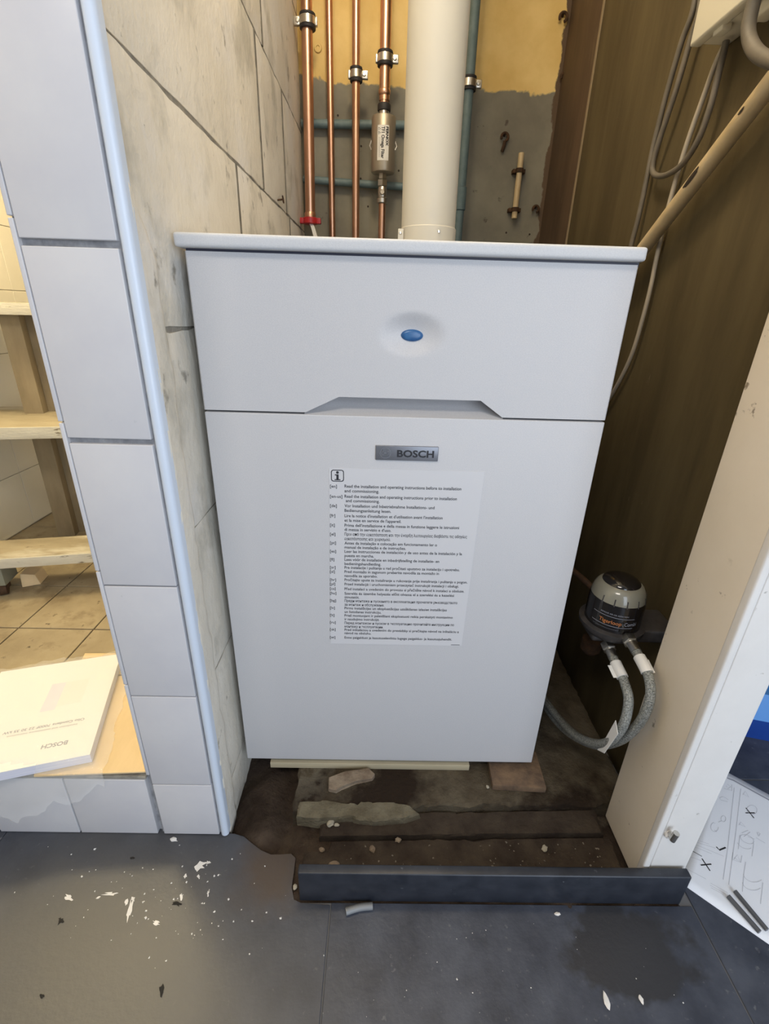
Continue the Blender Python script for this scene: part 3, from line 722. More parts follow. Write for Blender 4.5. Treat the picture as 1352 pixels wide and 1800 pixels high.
splash([(106, 1618, 6, 7, 0.3), (284, 1741, 5, 11, 0.1), (74, 1751, 5, 5, 0.4), (233, 1508, 5, 3, 0), (310, 1588, 10, 5, 0.3)], 6.3, 'dark_spot', m_wet)

# ------------------------------------------------------------------ loose things on the slate floor
def floor_tube(name, pa, pb, r, material, label, cat, group=None, z=0.0):
    a = at_z(*pa, z); b = at_z(*pb, z); a.z = b.z = z + r
    bm = B(); tube(bm, [a, a.lerp(b, 0.5) + Vector((0, 0, 0)), b], r, 14); o = obj(name, bm, material, None, smooth=True, angle=0.9)
    return P(o, label, cat, group)
a = at_z(608, 1606, 0); b = at_z(655, 1596, 0)
bm = B(); pth = smooth_path([(a.x, a.y, 0.0056), ((a.x + b.x) / 2, (a.y + b.y) / 2 + 0.002, 0.0056), (b.x, b.y, 0.0056)], 5); tube(bm, pth, 0.0055, 16)
o = obj('cable_offcut', bm, m_tubegrey, None, smooth=True, angle=0.9); P(o, 'short grey cable offcut lying in front of the plinth', 'cable piece')
for u, v, r, lab in ((1066, 1760, (0.0042, 0.0095, 0.002), 'white plaster chip at the bottom right of the floor'), (980, 1607, (0.005, 0.0028, 0.0012), 'small white chip in front of the middle of the plinth'),
                     (305, 1476, (0.006, 0.004, 0.0015), 'white plaster flake near the foot of the tiled pier'), (1127, 1757, (0.003, 0.005, 0.001), 'grey flake right of the white plaster chip')):
    p = at_z(u, v, 0); lump('plaster_chip', (p.x, p.y, 0), r, m_chip if 'white' in lab else m_inkgrey, u * 0.01, 0.0, lab, 'debris', 'plaster chips on the floor')

# instruction sheet with its drawings
SO = at_z(1192, 1550, 0.0004); d1 = Vector((0.725, -0.689, 0)).normalized(); d2 = Vector((-d1.y, d1.x, 0))
SO = Vector((SO.x + 0.002, SO.y, 0.0))
bm = B(); n1, n2 = 24, 16; gv = []
def sheet_z(a, b): return 0.0006 + 0.0022 * max(0, fb((a * 3, b * 3, 0), 2.0, 4.0)) + 0.004 * max(0, b - 0.26) / 0.05
for j in range(n2 + 1):
    row = []
    for i in range(n1 + 1):
        a, b = 0.42 * i / n1, 0.326 * j / n2; p = SO + d1 * a + d2 * b
        row.append(bm.verts.new((p.x, p.y, 0.0006)))
    gv.append(row)
for j in range(n2):
    for i in range(n1): bm.faces.new((gv[j][i], gv[j][i + 1], gv[j + 1][i + 1], gv[j + 1][i]))
sh = obj('instruction_sheet', bm, m_sheet, None, smooth=True, angle=2); P(sh, 'white printed instruction sheet with crosses and line drawings on the floor', 'paper')
sol = sh.modifiers.new('thickness', 'SOLIDIFY'); sol.thickness = 0.0004; sol.offset = -1
ZS2 = 5.628
def sp_(x, y): return at_z(1180 + x / ZS2, 1340 + y / ZS2, 0.0009)
def lines(name, polys, w, material):
    bm = B()
    for pl_ in polys: ribbon(bm, [sp_(*q) for q in pl_], w, (0, 0, 1))
    return raw(name, bm, material, sh)
def ell(cx, cy, rx, ry, rot=0.0, a0=0, a1=6.2832, n=20):
    return [(cx + rx * math.cos(t) * math.cos(rot) - ry * math.sin(t) * math.sin(rot), cy + rx * math.cos(t) * math.sin(rot) + ry * math.sin(t) * math.cos(rot)) for t in [a0 + (a1 - a0) * k / n for k in range(n + 1)]]
lines('cross_mark', [[(740, 450), (820, 552)], [(736, 500), (828, 500)]], 0.0022, m_ink)
lines('cross_mark', [[(305, 952), (385, 1074)], [(293, 1017), (398, 1007)]], 0.0022, m_ink)
lines('tick_mark', [[(447, 836), (478, 868), (540, 842)]], 0.0026, m_ink)
lines('pen_stroke', [[(182, 868), (225, 885), (304, 930)]], 0.0012, m_ink)
lines('border_bar', [[(556, 156), (620, 180), (968, 372), (1150, 470)]], 0.0032, m_inkgrey)
lines('drawing_lines', [ell(517, 558, 24, 30), [(500, 578), (466, 594)], ell(430, 640, 38, 45, 0, 0, 4.5), [(425, 600), (435, 606)], [(428, 668), (452, 690)],
    [(480, 350), (510, 338), (540, 352), (566, 372)], [(480, 350), (490, 372), (560, 390)], ell(800, 470, 50, 45, 0.3), ell(752, 760, 72, 38, 0.45), [(680, 720), (665, 860)], [(818, 800), (800, 930)],
    [(700, 700), (760, 672), (782, 690), (720, 735)], [(760, 735), (826, 760)], ell(730, 800, 80, 50, 0.45, 0.3, 2.6), [(738, 985), (720, 1100), (705, 1280)], ell(815, 1110, 100, 75, 0.2, 0.5, 2.9), ell(805, 1190, 100, 75, 0.2, 0.5, 2.9),
    [(908, 1190), (885, 1400)], [(620, 960), (655, 915), (685, 985), (622, 942)], [(612, 890), (602, 960), (690, 990), (700, 920)], [(670, 620), (690, 590), (735, 640), (675, 612)], [(710, 320), (735, 285), (768, 345), (712, 312)],
    [(625, 250), (560, 850), (515, 1160)], [(690, 260), (640, 700), (570, 1210)], [(600, 220), (600, 280), (520, 258)], [(555, 215), (590, 240), (560, 262), (545, 232)], [(850, 690), (862, 730)], [(860, 690), (880, 705), (868, 730)], [(840, 745), (930, 800)]], 0.0008, m_inkpale)
lines('print_lines', [[(260, 770), (375, 810)], [(250, 790), (440, 850)], [(245, 815), (520, 930)], [(240, 840), (400, 905)], [(140, 1045), (345, 1155)], [(390, 1195), (560, 1290)], [(385, 1215), (540, 1305)], [(395, 1240), (520, 1310)], [(180, 930), (300, 975)]], 0.0006, m_inkpale)
p_ = 0.0010
def on_sheet_rod(name, pa, pb, r, material, label):
    a = at_z(*pa, 0.0008); b = at_z(*pb, 0.0008); a.z = b.z = 0.0012 + r
    bm = B(); tube(bm, [a, b], r, 16); o = obj(name, bm, material, None, smooth=True, angle=0.9); return P(o, label, 'rod', 'grey rods on the sheet')
on_sheet_rod('grey_rod', (1279, 1578), (1334, 1641), 0.0040, m_rod, 'thick dark grey rod on the sheet, nearer the floor edge')
on_sheet_rod('grey_rod', (1291, 1569), (1347, 1637), 0.0037, m_rod, 'slimmer dark grey rod on the sheet, farther from its edge')

# blue bin behind the jamb
bc = Vector((1.30, 0.20, 0)); bn = thing('plastic_bin', bc, 'blue plastic bin on the floor behind the door jamb', 'bin')
Rb = Matrix.Rotation(-0.25, 4, 'Z')
def frus(bm, w0, d0, w1, d1_, z0, z1, cap0=True, cap1=True):
    a = [bm.verts.new(bc + Rb @ Vector((sx * w0, sy * d0, z0))) for sx, sy in ((-1, -1), (1, -1), (1, 1), (-1, 1))]
    b = [bm.verts.new(bc + Rb @ Vector((sx * w1, sy * d1_, z1))) for sx, sy in ((-1, -1), (1, -1), (1, 1), (-1, 1))]
    for k in range(4): bm.faces.new((a[k], a[(k + 1) % 4], b[(k + 1) % 4], b[k]))
    if cap0: bm.faces.new(a[::-1])
    if cap1: bm.faces.new(b)
bm = B(); frus(bm, 0.130, 0.10, 0.150, 0.118, 0.0, 0.075); obj('bin_body', bm, m_bluebin, bn)
bm = B(); frus(bm, 0.152, 0.122, 0.128, 0.10, 0.075, 0.135); obj('bin_lid', bm, m_bluelid, bn)

# ------------------------------------------------------------------ de-aerator with hoses on the right wall
TC = Vector((0.702, 0.022, 0.0)); TZ = 0.410
ta = thing('oil_deaerator', (TC.x, TC.y, TZ), 'black domed oil de-aerator with milky top beside the boiler', 'de-aerator')
latheo('dome', (TC.x, TC.y, TZ), (0, 0, 1), [(0.0480, 0), (0.0475, 0.050), (0.0465, 0.060)], m_blackglass, ta, 48)
latheo('float_window', (TC.x, TC.y, TZ), (0, 0, 1), [(0.0463, 0.060), (0.0450, 0.068), (0.0420, 0.077), (0.0370, 0.084), (0.0300, 0.088)], m_float, ta, 48, angle=1.5)
latheo('top_cap', (TC.x, TC.y, TZ), (0, 0, 1), [(0.0325, 0.0855), (0.0315, 0.0885), (0.027, 0.093), (0.018, 0.0965), (0.008, 0.098), (0.0001, 0.0982)], m_blackglass, ta, 40, angle=1.5)
bm = B()
for k in range(9):    # moulded ribs of the milky dome
    t = -2.6 + k * 0.45; dirv = Vector((math.cos(t), math.sin(t), 0))
    p = TC + dirv * 0.0466 + Vector((0, 0, TZ + 0.058)); q = TC + dirv * 0.0440 + Vector((0, 0, TZ + 0.071))
    tube(bm, [p, q], 0.0011, 6)
obj('dome_ribs', bm, m_castdark, ta, smooth=True)
pb_ = latheo('base_ring', (TC.x, TC.y, TZ - 0.020), (0, 0, 1), [(0.034, 0), (0.046, 0.004), (0.056, 0.016), (0.057, 0.024), (0.050, 0.026)], m_castdark, ta, 40)
boxo('wall_bracket', (TC.x + 0.01, 0.8098, TC.y - 0.035, TC.y + 0.035, TZ - 0.022, TZ + 0.004), m_castdark, ta, bev=0.004)
boxo('valve_block', (TC.x - 0.040, TC.x + 0.03, TC.y - 0.024, TC.y + 0.03, TZ - 0.030, TZ - 0.015), m_castdark, ta, bev=0.006)
# printed band, lettering wrapped round the dome
def wrap(a0, z0, r=0.0483):
    def f(x, y):
        t = a0 + x / r; return Vector((TC.x + r * math.cos(t), TC.y + r * math.sin(t), z0 + y))
    return f
va_ = math.atan2(CAM.y - TC.y, CAM.x - TC.x)
bm = B(); add_text(bm, 'Tigerloop', (0, 0, 0), (1, 0, 0), (0, 0, 1), 0.0105, 0.038, bold=0.012, warp=wrap(va_ - 0.42, TZ + 0.0235))
raw('orange_lettering', bm, m_orange, ta)
bm = B(); add_text(bm, 'Combi', (0, 0, 0), (1, 0, 0), (0, 0, 1), 0.0105, 0.022, bold=0.004, warp=wrap(va_ + 0.46, TZ + 0.0235))
add_text(bm, 'REMOVE AIR OR AERATION', (0, 0, 0), (1, 0, 0), (0, 0, 1), 0.0042, 0.047, warp=wrap(va_ - 0.42, TZ + 0.0415))
add_text(bm, '-- ------------------', (0, 0, 0), (1, 0, 0), (0, 0, 1), 0.0042, 0.045, warp=wrap(va_ - 0.62, TZ + 0.0120))
for zz in (0.0370, 0.0185):
    ring = [wrap(0, TZ + zz)((va_ - 0.7 + 1.5 * k / 20) * 0.0483, 0) for k in range(21)]
    for p, q in zip(ring, ring[1:]): bm.faces.new([bm.verts.new(p), bm.verts.new(q), bm.verts.new(q + Vector((0, 0, 0.0009))), bm.verts.new(p + Vector((0, 0, 0.0009)))])
raw('white_print', bm, m_inkgrey, ta)
tubeo('feed_pipe', smooth_path([at_x(1050, 1042, 0.69), at_x(1030, 1022, 0.675), at_x(1010, 1005, 0.665), at_x(995, 990, 0.66)], 5), 0.006, m_rust, ta)
hA = [at_x(1068, 1133, 0.690), at_x(1082, 1165, 0.690), at_x(1098, 1200, 0.692), at_x(1105, 1235, 0.690), at_x(1093, 1280, 0.684), at_x(1062, 1307, 0.676), at_x(1020, 1297, 0.668), at_x(985, 1266, 0.660), at_x(952, 1222, 0.652), at_x(900, 1150, 0.655)]
hB = [at_x(1104, 1122, 0.708), at_x(1124, 1155, 0.708), at_x(1141, 1192, 0.710), at_x(1142, 1232, 0.709), at_x(1121, 1275, 0.704), at_x(1086, 1303, 0.694), at_x(1040, 1308, 0.684), at_x(990, 1280, 0.670), at_x(952, 1232, 0.658), at_x(900, 1160, 0.660)]
for h, lab, tag_, col_ in ((hA, 'braided steel hose from the left nut of the de-aerator', 0.16, 1), (hB, 'braided steel hose from the right nut of the de-aerator', 0.17, 2)):
    path = smooth_path(h, 8); hs = thing('braided_hose', path[0], lab, 'hose', 'braided oil hoses')
    tubeo('braid', path[6:], 0.0079, m_braid, hs, 16)
    ax = path[2] - path[0]; st = path[0] - ax.normalized() * 0.003
    latheo('hex_nut', st, ax, [(0.0115, 0), (0.0125, 0.002), (0.0125, 0.014), (0.0105, 0.016)], m_steel, hs, 6)
    tubeo('ferrule', [st + ax.normalized() * 0.015, path[6]], 0.0086, m_steel, hs, 16)
    k0 = 8
    tubeo('paper_sleeve', path[k0:k0 + 7], 0.0098, m_white, hs, 16)
    a = path[k0 + 1]; b = path[k0 + 6]; side = CR * (-0.016 if col_ == 1 else 0.013)
    prismo('sleeve_flag', [a + side * 0.4, a + side, b + side, b + side * 0.4], -CF * 0.0006, m_white, hs)
pk = smooth_path(hA, 8)
prismo('hose_tag', [at_x(1050, 1318, 0.672), at_x(1062, 1302, 0.672), at_x(1082, 1266, 0.672), at_x(1086, 1290, 0.672), at_x(1062, 1324, 0.672)], (0.0006, -0.0006, 0), m_white).update_tag()
ht = bpy.data.objects['hose_tag']; P(ht, 'white paper tag tied round both braided hoses', 'tag')
latheo('drain_cup', at_x(1050, 1150, 0.72) + Vector((0, 0.03, -0.02)), (0, 0, 1), [(0.012, 0), (0.020, 0.01), (0.020, 0.035), (0.012, 0.04)], m_rust, ta, 24)

# ------------------------------------------------------------------ pipes on the back wall
def vpipe(name, x0, x1, y, z0, z1, r, material, label, group=None, cat='pipe'):
    bm = B(); tube(bm, [(x0, y, z0), ((x0 + x1) / 2, y, (z0 + z1) / 2), (x1, y, z1)], r, 24)
    return P(obj(name, bm, material, None, smooth=True, angle=0.9), label, cat, group)
GP = 'vertical copper pipes above the boiler'
vpipe('copper_pipe', 0.0185, 0.0345, 1.1, 1.205, 2.44, 0.0160, m_copper, 'thick copper pipe nearest the block wall, ending in a red fitting', GP)
vpipe('copper_pipe', 0.0855, 0.083, 1.16, 0.30, 2.44, 0.0105, m_copper, 'thin unclamped copper pipe, second from the block wall', GP)
vpipe('copper_pipe', 0.1685, 0.166, 1.1, 0.30, 2.44, 0.0115, m_copper, 'thin copper pipe with a clamp, third from the block wall', GP)
vpipe('copper_pipe', 0.2535, 0.2490, 1.1, 1.515, 2.44, 0.0160, m_copper, 'thick copper pipe above the cylindrical filter', GP)
vpipe('copper_pipe', 0.2560, 0.2535, 1.1, 0.30, 1.258, 0.0112, m_copper, 'copper pipe below the filter valve', GP)
def clamp(x, y, z, r, label, rod='back', lug=1):
    c = thing('pipe_clamp', (x, y, z), label, 'pipe clamp', 'steel pipe clamps with rubber lining')
    bm = B(); lathe(bm, (x, y, z - 0.014), (0, 0, 1), [(r + 0.0005, -0.003), (r + 0.0065, -0.003), (r + 0.0075, 0.002), (r + 0.0055, 0.006), (r + 0.0055, 0.022), (r + 0.0075, 0.026), (r + 0.0065, 0.031), (r + 0.0005, 0.031)], 28); obj('rubber_lining', bm, m_rubber, c, smooth=True)
    bm = B(); lathe(bm, (x, y, z - 0.009), (0, 0, 1), [(r + 0.0050, 0), (r + 0.0075, 0), (r + 0.0075, 0.018), (r + 0.0050, 0.018)], 28); obj('band', bm, m_steel, c, smooth=True)
    for s in (-1, 1):
        L_ = 0.017 if s == lug else 0.006
        lg = boxo('lug', (x + s * (r + 0.0065) + (0 if s > 0 else -L_), x + s * (r + 0.0065) + (L_ if s > 0 else 0), y - 0.006, y + 0.006, z - 0.010, z + 0.010), m_steel, c, bev=0.0015)
        if s == lug:
            bx = x + s * (r + 0.0125)
            latheo('screw_head', (bx, y - 0.005, z), (0, -1, 0), [(0.0055, 0), (0.0055, 0.003), (0.004, 0.0045), (0.0001, 0.0048)], m_steel, lg, 16)
    e = (x, 1.2, z) if rod == 'back' else (-0.014, y, z)
    s_ = (x, y + r + 0.006, z) if rod == 'back' else (x - r - 0.006, y, z)
    if (Vector(e) - Vector(s_)).length > 0.002: tubeo('threaded_rod', [s_, e], 0.0042, m_steel, c, 10)
    return c
clamp(0.0268, 1.1, 1.689, 0.0160, 'steel clamp fixing the thick copper pipe to the block wall', 'left', -1)
clamp(0.1676, 1.1, 1.574, 0.0115, 'steel clamp on the thin copper pipe, left of the filter pipe')
clamp(0.2530, 1.1, 1.613, 0.0160, 'steel clamp on the copper pipe above the filter')
# red ended fitting
rf = thing('red_pipe_fitting', (0.0175, 1.1, 1.19), 'red union ring at the foot of the thick copper pipe', 'pipe fitting')
bm = B(); lathe(bm, (0.0178, 1.1, 1.186), (0, 0, 1), [(0.021, 0), (0.024, 0.002), (0.024, 0.017), (0.021, 0.019)], 24)
for s in (-1, 1): box(bm, 0.0178 + s * 0.027 - 0.008, 0.0178 + s * 0.027 + 0.008, 1.090, 1.110, 1.187, 1.204, bev=0.003)
obj('red_ring', bm, m_red, rf, smooth=True, angle=0.8)
latheo('solder_cup', (0.0178, 1.1, 1.204), (0, 0, 1), [(0.0185, 0), (0.0185, 0.012), (0.0165, 0.016)], m_copper, rf, 24)
for k in range(3):
    tubeo('flex_strand', smooth_path([(0.016 + k * 0.004, 1.095, 1.188), (0.026 + k * 0.004, 1.08, 1.168), (0.045 + k * 0.005, 1.06, 1.10), (0.06 + k * 0.005, 1.05, 1.03)], 6), 0.0024, m_white, rf, 8)
# filter with its valve
fx, fy = 0.2530, 1.098
ft = thing('cylindrical_filter', (fx, fy, 1.331), 'nickel-grey cylindrical filter with a white label on the copper pipe', 'filter')
latheo('filter_body', (fx, fy, 1.331), (0, 0, 1), [(0.030, 0), (0.0355, 0.002), (0.0372, 0.007), (0.0372, 0.139), (0.0355, 0.144), (0.024, 0.146), (0.0175, 0.148)], m_bronze, ft, 40)
latheo('top_neck', (fx, fy, 1.478), (0, 0, 1), [(0.0150, 0), (0.0155, 0.010), (0.0150, 0.016)], m_steel, ft, 24)
latheo('top_seal', (fx, fy, 1.490), (0, 0, 1), [(0.0195, 0), (0.0200, 0.002), (0.0200, 0.014), (0.0185, 0.017)], m_rubber, ft, 28)
latheo('top_coupling', (fx, fy, 1.505), (0, 0, 1), [(0.0125, 0), (0.0125, 0.020), (0.0172, 0.024), (0.0180, 0.026), (0.0180, 0.034), (0.0165, 0.037)], m_copper, ft, 28)
lr = 0.0378
def warpf(x, y):   # x runs down the cylinder, y across it to the right
    t = -math.pi / 2 + y / lr; return Vector((fx + lr * math.cos(t), fy + lr * math.sin(t), 1.446 - x))
bm = B(); nn = 12
l0 = [bm.verts.new(warpf(0, -0.019 + 0.036 * k / nn)) for k in range(nn + 1)]; l1 = [bm.verts.new(warpf(0.088, -0.019 + 0.036 * k / nn)) for k in range(nn + 1)]
for k in range(nn): bm.faces.new((l0[k], l1[k], l1[k + 1], l0[k + 1]))
lab = obj('filter_label', bm, m_white, ft, smooth=True, angle=3); P(lab, 'white label reading TF1 Omega Filter')
lr = 0.0382
bm = B()
def wf(dx, dy): return lambda x, y: warpf(x + dx, y + dy)
add_text(bm, 'TF1 Omega Filter', (0, 0, 0), (1, 0, 0), (0, 1, 0), 0.0140, 0.080, bold=0.03, warp=wf(0.004, -0.006))
add_text(bm, 'FERNOX', (0, 0, 0), (1, 0, 0), (0, 1, 0), 0.0105, 0.048, bold=0.05, warp=wf(0.004, 0.0080))
for k in range(2): add_text(bm, '-------------', (0, 0, 0), (1, 0, 0), (0, 1, 0), 0.006, 0.05, warp=wf(0.03, -0.0150 + 0.003 * k))
for k in range(2):
    q = [warpf(0.006 + 0.010 * k + a, -0.0155 + b) for a, b in ((0, 0), (0.007, 0.0), (0.0035, 0.0065))]
    ribbon(bm, q + [q[0]], 0.0012, (0, -1, 0))
raw('label_print', bm, m_ink, lab)
for s in (-1, 1): tubeo('bleed_tab', [(fx + s * 0.0372, fy, 1.393), (fx + s * 0.0425, fy, 1.403), (fx + s * 0.0372, fy, 1.416)], 0.0022, m_steel, ft, 8)
latheo('outlet_nut', (fx, fy, 1.296), (0, 0, 1), [(0.014, 0), (0.0165, 0.002), (0.0165, 0.018), (0.013, 0.021), (0.013, 0.036)], m_steel, ft, 6)
vb_ = latheo('ball_valve', (fx, fy, 1.250), (0, 0, 1), [(0.0150, 0), (0.0170, 0.002), (0.0170, 0.014), (0.0135, 0.017), (0.0150, 0.026), (0.0150, 0.036), (0.0125, 0.046)], m_steel, ft, 20)
latheo('valve_slot', (fx, fy - 0.014, 1.279), (0, -1, 0), [(0.0075, 0), (0.0075, 0.004), (0.006, 0.006), (0.0001, 0.006)], m_bronze, vb_, 16)
# teal painted pipes
o = tubeo('painted_pipe', [(-0.012, 1.178, 1.476), (0.15, 1.178, 1.478), (0.52, 1.178, 1.484)], 0.0125, m_teal); P(o, 'upper horizontal grey-teal pipe on the back wall', 'pipe', 'grey-teal painted pipes')
o = tubeo('painted_pipe', [(-0.012, 1.178, 1.326), (0.15, 1.178, 1.320), (0.52, 1.178, 1.309)], 0.0115, m_teal); P(o, 'lower horizontal grey-teal pipe on the back wall', 'pipe', 'grey-teal painted pipes')
tp = thing('painted_pipe', (0.512, 1.14, 0.3), 'vertical grey-teal pipe behind the white flue', 'pipe', 'grey-teal painted pipes')
tubeo('pipe_run', [(0.513, 1.14, 0.3), (0.513, 1.14, 1.2), (0.511, 1.14, 2.44)], 0.0150, m_teal, tp, 20)
latheo('pipe_socket', (0.513, 1.14, 1.245), (0, 0, 1), [(0.0155, 0), (0.0185, 0.002), (0.0185, 0.065), (0.0155, 0.067)], m_teal, tp, 24)
clamp(0.512, 1.14, 1.577, 0.0150, 'steel clamp on the grey-teal pipe right of the flue')
# flue
fl = thing('flue_pipe', (0.356, 0.47, 1.015), 'wide cream-white flue pipe rising from the boiler lid', 'flue')
bm = B(); tube(bm, [(0.3565, 0.47, 1.0155), (0.354, 0.47, 1.3), (0.3475, 0.47, 2.44)], 0.0575, 56); obj('flue_tube', bm, m_flue, fl, smooth=True, angle=0.9)
latheo('flue_socket', (0.3565, 0.47, 1.0155), (0, 0, 1), [(0.0592, 0), (0.0592, 0.078), (0.0578, 0.080)], m_flue, fl, 56)
br = boxo('fixing_tab', (0.2905, 0.302, 0.440, 0.4425, 1.0155, 1.090), m_flue, fl, bev=0.001)
for c, nm in (((0.2955, 0.440, 1.082), 'tab_screw'), ((0.3735, 0.4135, 1.083), 'socket_screw')):
    latheo(nm, c, (0, -1, 0), [(0.0032, 0), (0.0032, 0.0012), (0.002, 0.0022), (0.0001, 0.0022)], m_steel, fl, 14)
# hooks, holes and pipe offcut on the back wall
def hook(px, py, label, r=0.012, two=False):
    p = at_y(px, py, 1.2); h = thing('rusty_wall_hook', p, label, 'hook', 'rusty hooks on the back wall')
    bm = B(); pts = [p + Vector((r * math.cos(t), -0.012, r * math.sin(t))) for t in [-1.2 + 4.9 * k / 14 for k in range(15)]]; tube(bm, pts, 0.0042, 8)
    obj('hook_ring', bm, m_rust, h, smooth=True)
    tubeo('hook_shank', [p + Vector((0, -0.012, r)), p + Vector((0, 0.002, r * 0.6))], 0.004, m_rust, h, 8)
    if two:
        tubeo('hook_tail', [p + Vector((0.002, -0.01, -r)), p + Vector((0.0, -0.014, -r * 2.2)), p + Vector((-0.003, -0.006, -r * 3.4))], 0.0055, m_rust, h, 8)
    return h
hook(886, 243, 'rusty double hook above the short cream pipe', 0.011, True)
hook(988, 34, 'rusty hook at the upper right edge of the ochre paint', 0.011)
hook(940, 369, 'rusty hook right of the short cream pipe', 0.010)
hook(989, 138, 'rusty hook at the lower right edge of the ochre paint', 0.009)
cp = thing('pipe_offcut', at_y(911, 326, 1.2), 'short cream pipe piece held by two rusty clips', 'pipe')
a = at_y(917, 269, 1.172); b = at_y(904, 384, 1.172)
tubeo('pipe_piece', [a, a.lerp(b, 0.5), b], 0.0092, m_cream, cp, 18)
for t in (0.26, 0.86):
    c = a.lerp(b, t); ax = (b - a).normalized()
    latheo('saddle_clip', c - ax * 0.006, ax, [(0.0095, 0), (0.0125, 0), (0.0125, 0.012), (0.0095, 0.012)], m_rust, cp, 20)
    boxo('clip_foot', (c.x - 0.021, c.x + 0.021, c.y + 0.004, 1.2, c.z - 0.006, c.z + 0.006), m_rust, cp, bev=0.002)
p = at_y(559, 85, 1.2); o = latheo('wall_plug', p, (0, -1, 0), [(0.0001, 0.002), (0.005, 0.002), (0.006, 0.005), (0.011, 0.005), (0.012, 0.003), (0.012, 0)], m_backwall, None, 20)
P(o, 'round wall plug behind the thick copper pipe', 'wall plug')
for i, (u, v) in enumerate(((594, 203), (635, 257), (701, 300), (634, 314), (822, 269), (890, 409), (931, 412), (647, 363))):
    q = at_y(u, v, 1.1993); latheo('drill_hole', q, (0, -1, 0), [(0.0032, 0), (0.0032, 0.0004)], m_burn, wb, 10)
# nail in the block wall
p = at_x(489, 352, -0.0145); nl = thing('bent_nail', p, 'bent nail sticking out of the block wall joint', 'nail')
tubeo('nail_shank', [p + Vector((-0.006, 0, 0)), p + Vector((0.012, 0, 0.002))], 0.0022, m_rust, nl, 8)
latheo('nail_head', p + Vector((0.012, 0, 0.002)), (1, 0, 0.1), [(0.009, 0), (0.009, 0.002)], m_rust, nl, 12)

# ------------------------------------------------------------------ right wall: box, cables, cream pipe
XW = 0.7985
jx = thing('junction_box', (0.78, 0.15, 1.33), 'cream plastic junction box high on the brown board wall', 'junction box')
bx_y0, bx_y1 = -0.02, 0.292
boxo('box_base', (0.765, 0.8098, bx_y0, bx_y1, 1.339, 1.75), m_creambox, jx, bev=0.004)
boxo('box_cover', (0.748, 0.7655, bx_y0 - 0.002, bx_y1 + 0.002, 1.336, 1.752), m_creambox, jx, bev=0.004)
boxo('cover_clip', (0.757, 0.772, 0.225, 0.247, 1.330, 1.343), m_creambox, jx, bev=0.002)
boxo('cable_gland', (0.775, 0.800, 0.140, 0.190, 1.323, 1.340), m_creambox, jx, bev=0.004)
def cable(name, pts, x, r, material, label, n=7):
    q = [at_x(u, v, x) if len(w_) == 0 else at_x(u, v, w_[0]) for u, v, *w_ in pts]
    o = tubeo(name, smooth_path(q, n), r, material, None, 12); return P(o, label, 'cable', 'cables on the brown board wall')
cable('cable', [(1236, -160), (1222, 0), (1198, 75), (1172, 165), (1150, 252), (1138, 310), (1122, 385), (1108, 440), (1085, 560), (1060, 680)], 0.795, 0.0050, m_cablegrey, 'long grey cable dropping behind the boiler lid')
cable('cable', [(1240, -160), (1232, 0), (1214, 70), (1188, 160), (1163, 235), (1148, 285), (1150, 306), (1170, 308), (1200, 288), (1228, 245), (1248, 190), (1262, 135), (1277, 72)], 0.790, 0.0050, m_cablegrey, 'grey cable hanging in a loop below the junction box')
cable('cable', [(1274, 78), (1258, 112), (1237, 170), (1212, 240), (1190, 310), (1170, 385), (1155, 450), (1144, 505), (1130, 560), (1112, 620), (1090, 668), (1060, 720)], 0.800, 0.0042, m_cablewhite, 'pale thin cable passing behind the cream diagonal pipe')
cable('cable', [(1345, -60), (1322, 15), (1316, 60), (1330, 92), (1362, 108), (1400, 100)], 0.732, 0.0085, m_cablegrey, 'thick dark grey cable loop at the upper right corner')
dp = thing('diagonal_pipe', at_x(1130, 440, 0.78), 'cream plastic pipe sloping diagonally across the brown wall', 'pipe')
a = at_x(1400, 88, 0.780); b = at_x(1127, 443, 0.780); d_ = (b - a)
tubeo('pipe_run', [a - d_ * 0.35, a, b, b + d_ * 0.5], 0.0132, m_cream, dp, 24)
def patch(name, u, v, lu, wv):
    # dark scorch flake lying on the pipe
    c = at_x(u, v, 0.7668); ax = d_.normalized(); nrm = Vector((-0.8, -0.5, 0.2)); nrm = (nrm - ax * nrm.dot(ax)).normalized(); bt = ax.cross(nrm)
    cc = c; k0 = a + ax * (c - a).dot(ax)
    bm = B(); vs = []
    for ti in range(14):
        t = 2 * math.pi * ti / 14; s_ = lu * math.cos(t) * (1 + 0.15 * math.sin(5 * t)); w_ = wv * math.sin(t)
        th = w_ / 0.0134; vs.append(bm.verts.new(k0 + ax * s_ + (nrm * math.cos(th) + bt * math.sin(th)) * 0.0136))
    c0 = bm.verts.new(k0 + nrm * 0.0137)
    for i in range(14): bm.faces.new((c0, vs[i], vs[(i + 1) % 14]))
    return raw(name, bm, m_burn, dp)
patch('scorch_mark', 1217, 336, 0.020, 0.0048)
patch('scorch_mark', 1305, 209, 0.006, 0.0022)

# ------------------------------------------------------------------ left room: wooden steps
SR = 0.20
so = Vector((-0.80, 0.60, LZ)); st = thing('wooden_steps', so, 'dusty open wooden steps with three treads in the tiled room', 'steps')
MR = Matrix.Translation(so) @ Matrix.Rotation(SR, 4, 'Z')
def sbox(name, x0, x1, y0, y1, z0, z1, material, bev=0.002, parent=None):
    bm = B(); box(bm, x0, x1, y0, y1, z0, z1, bev=bev, M=MR); return obj(name, bm, material, parent or st, smooth=True, angle=0.7)
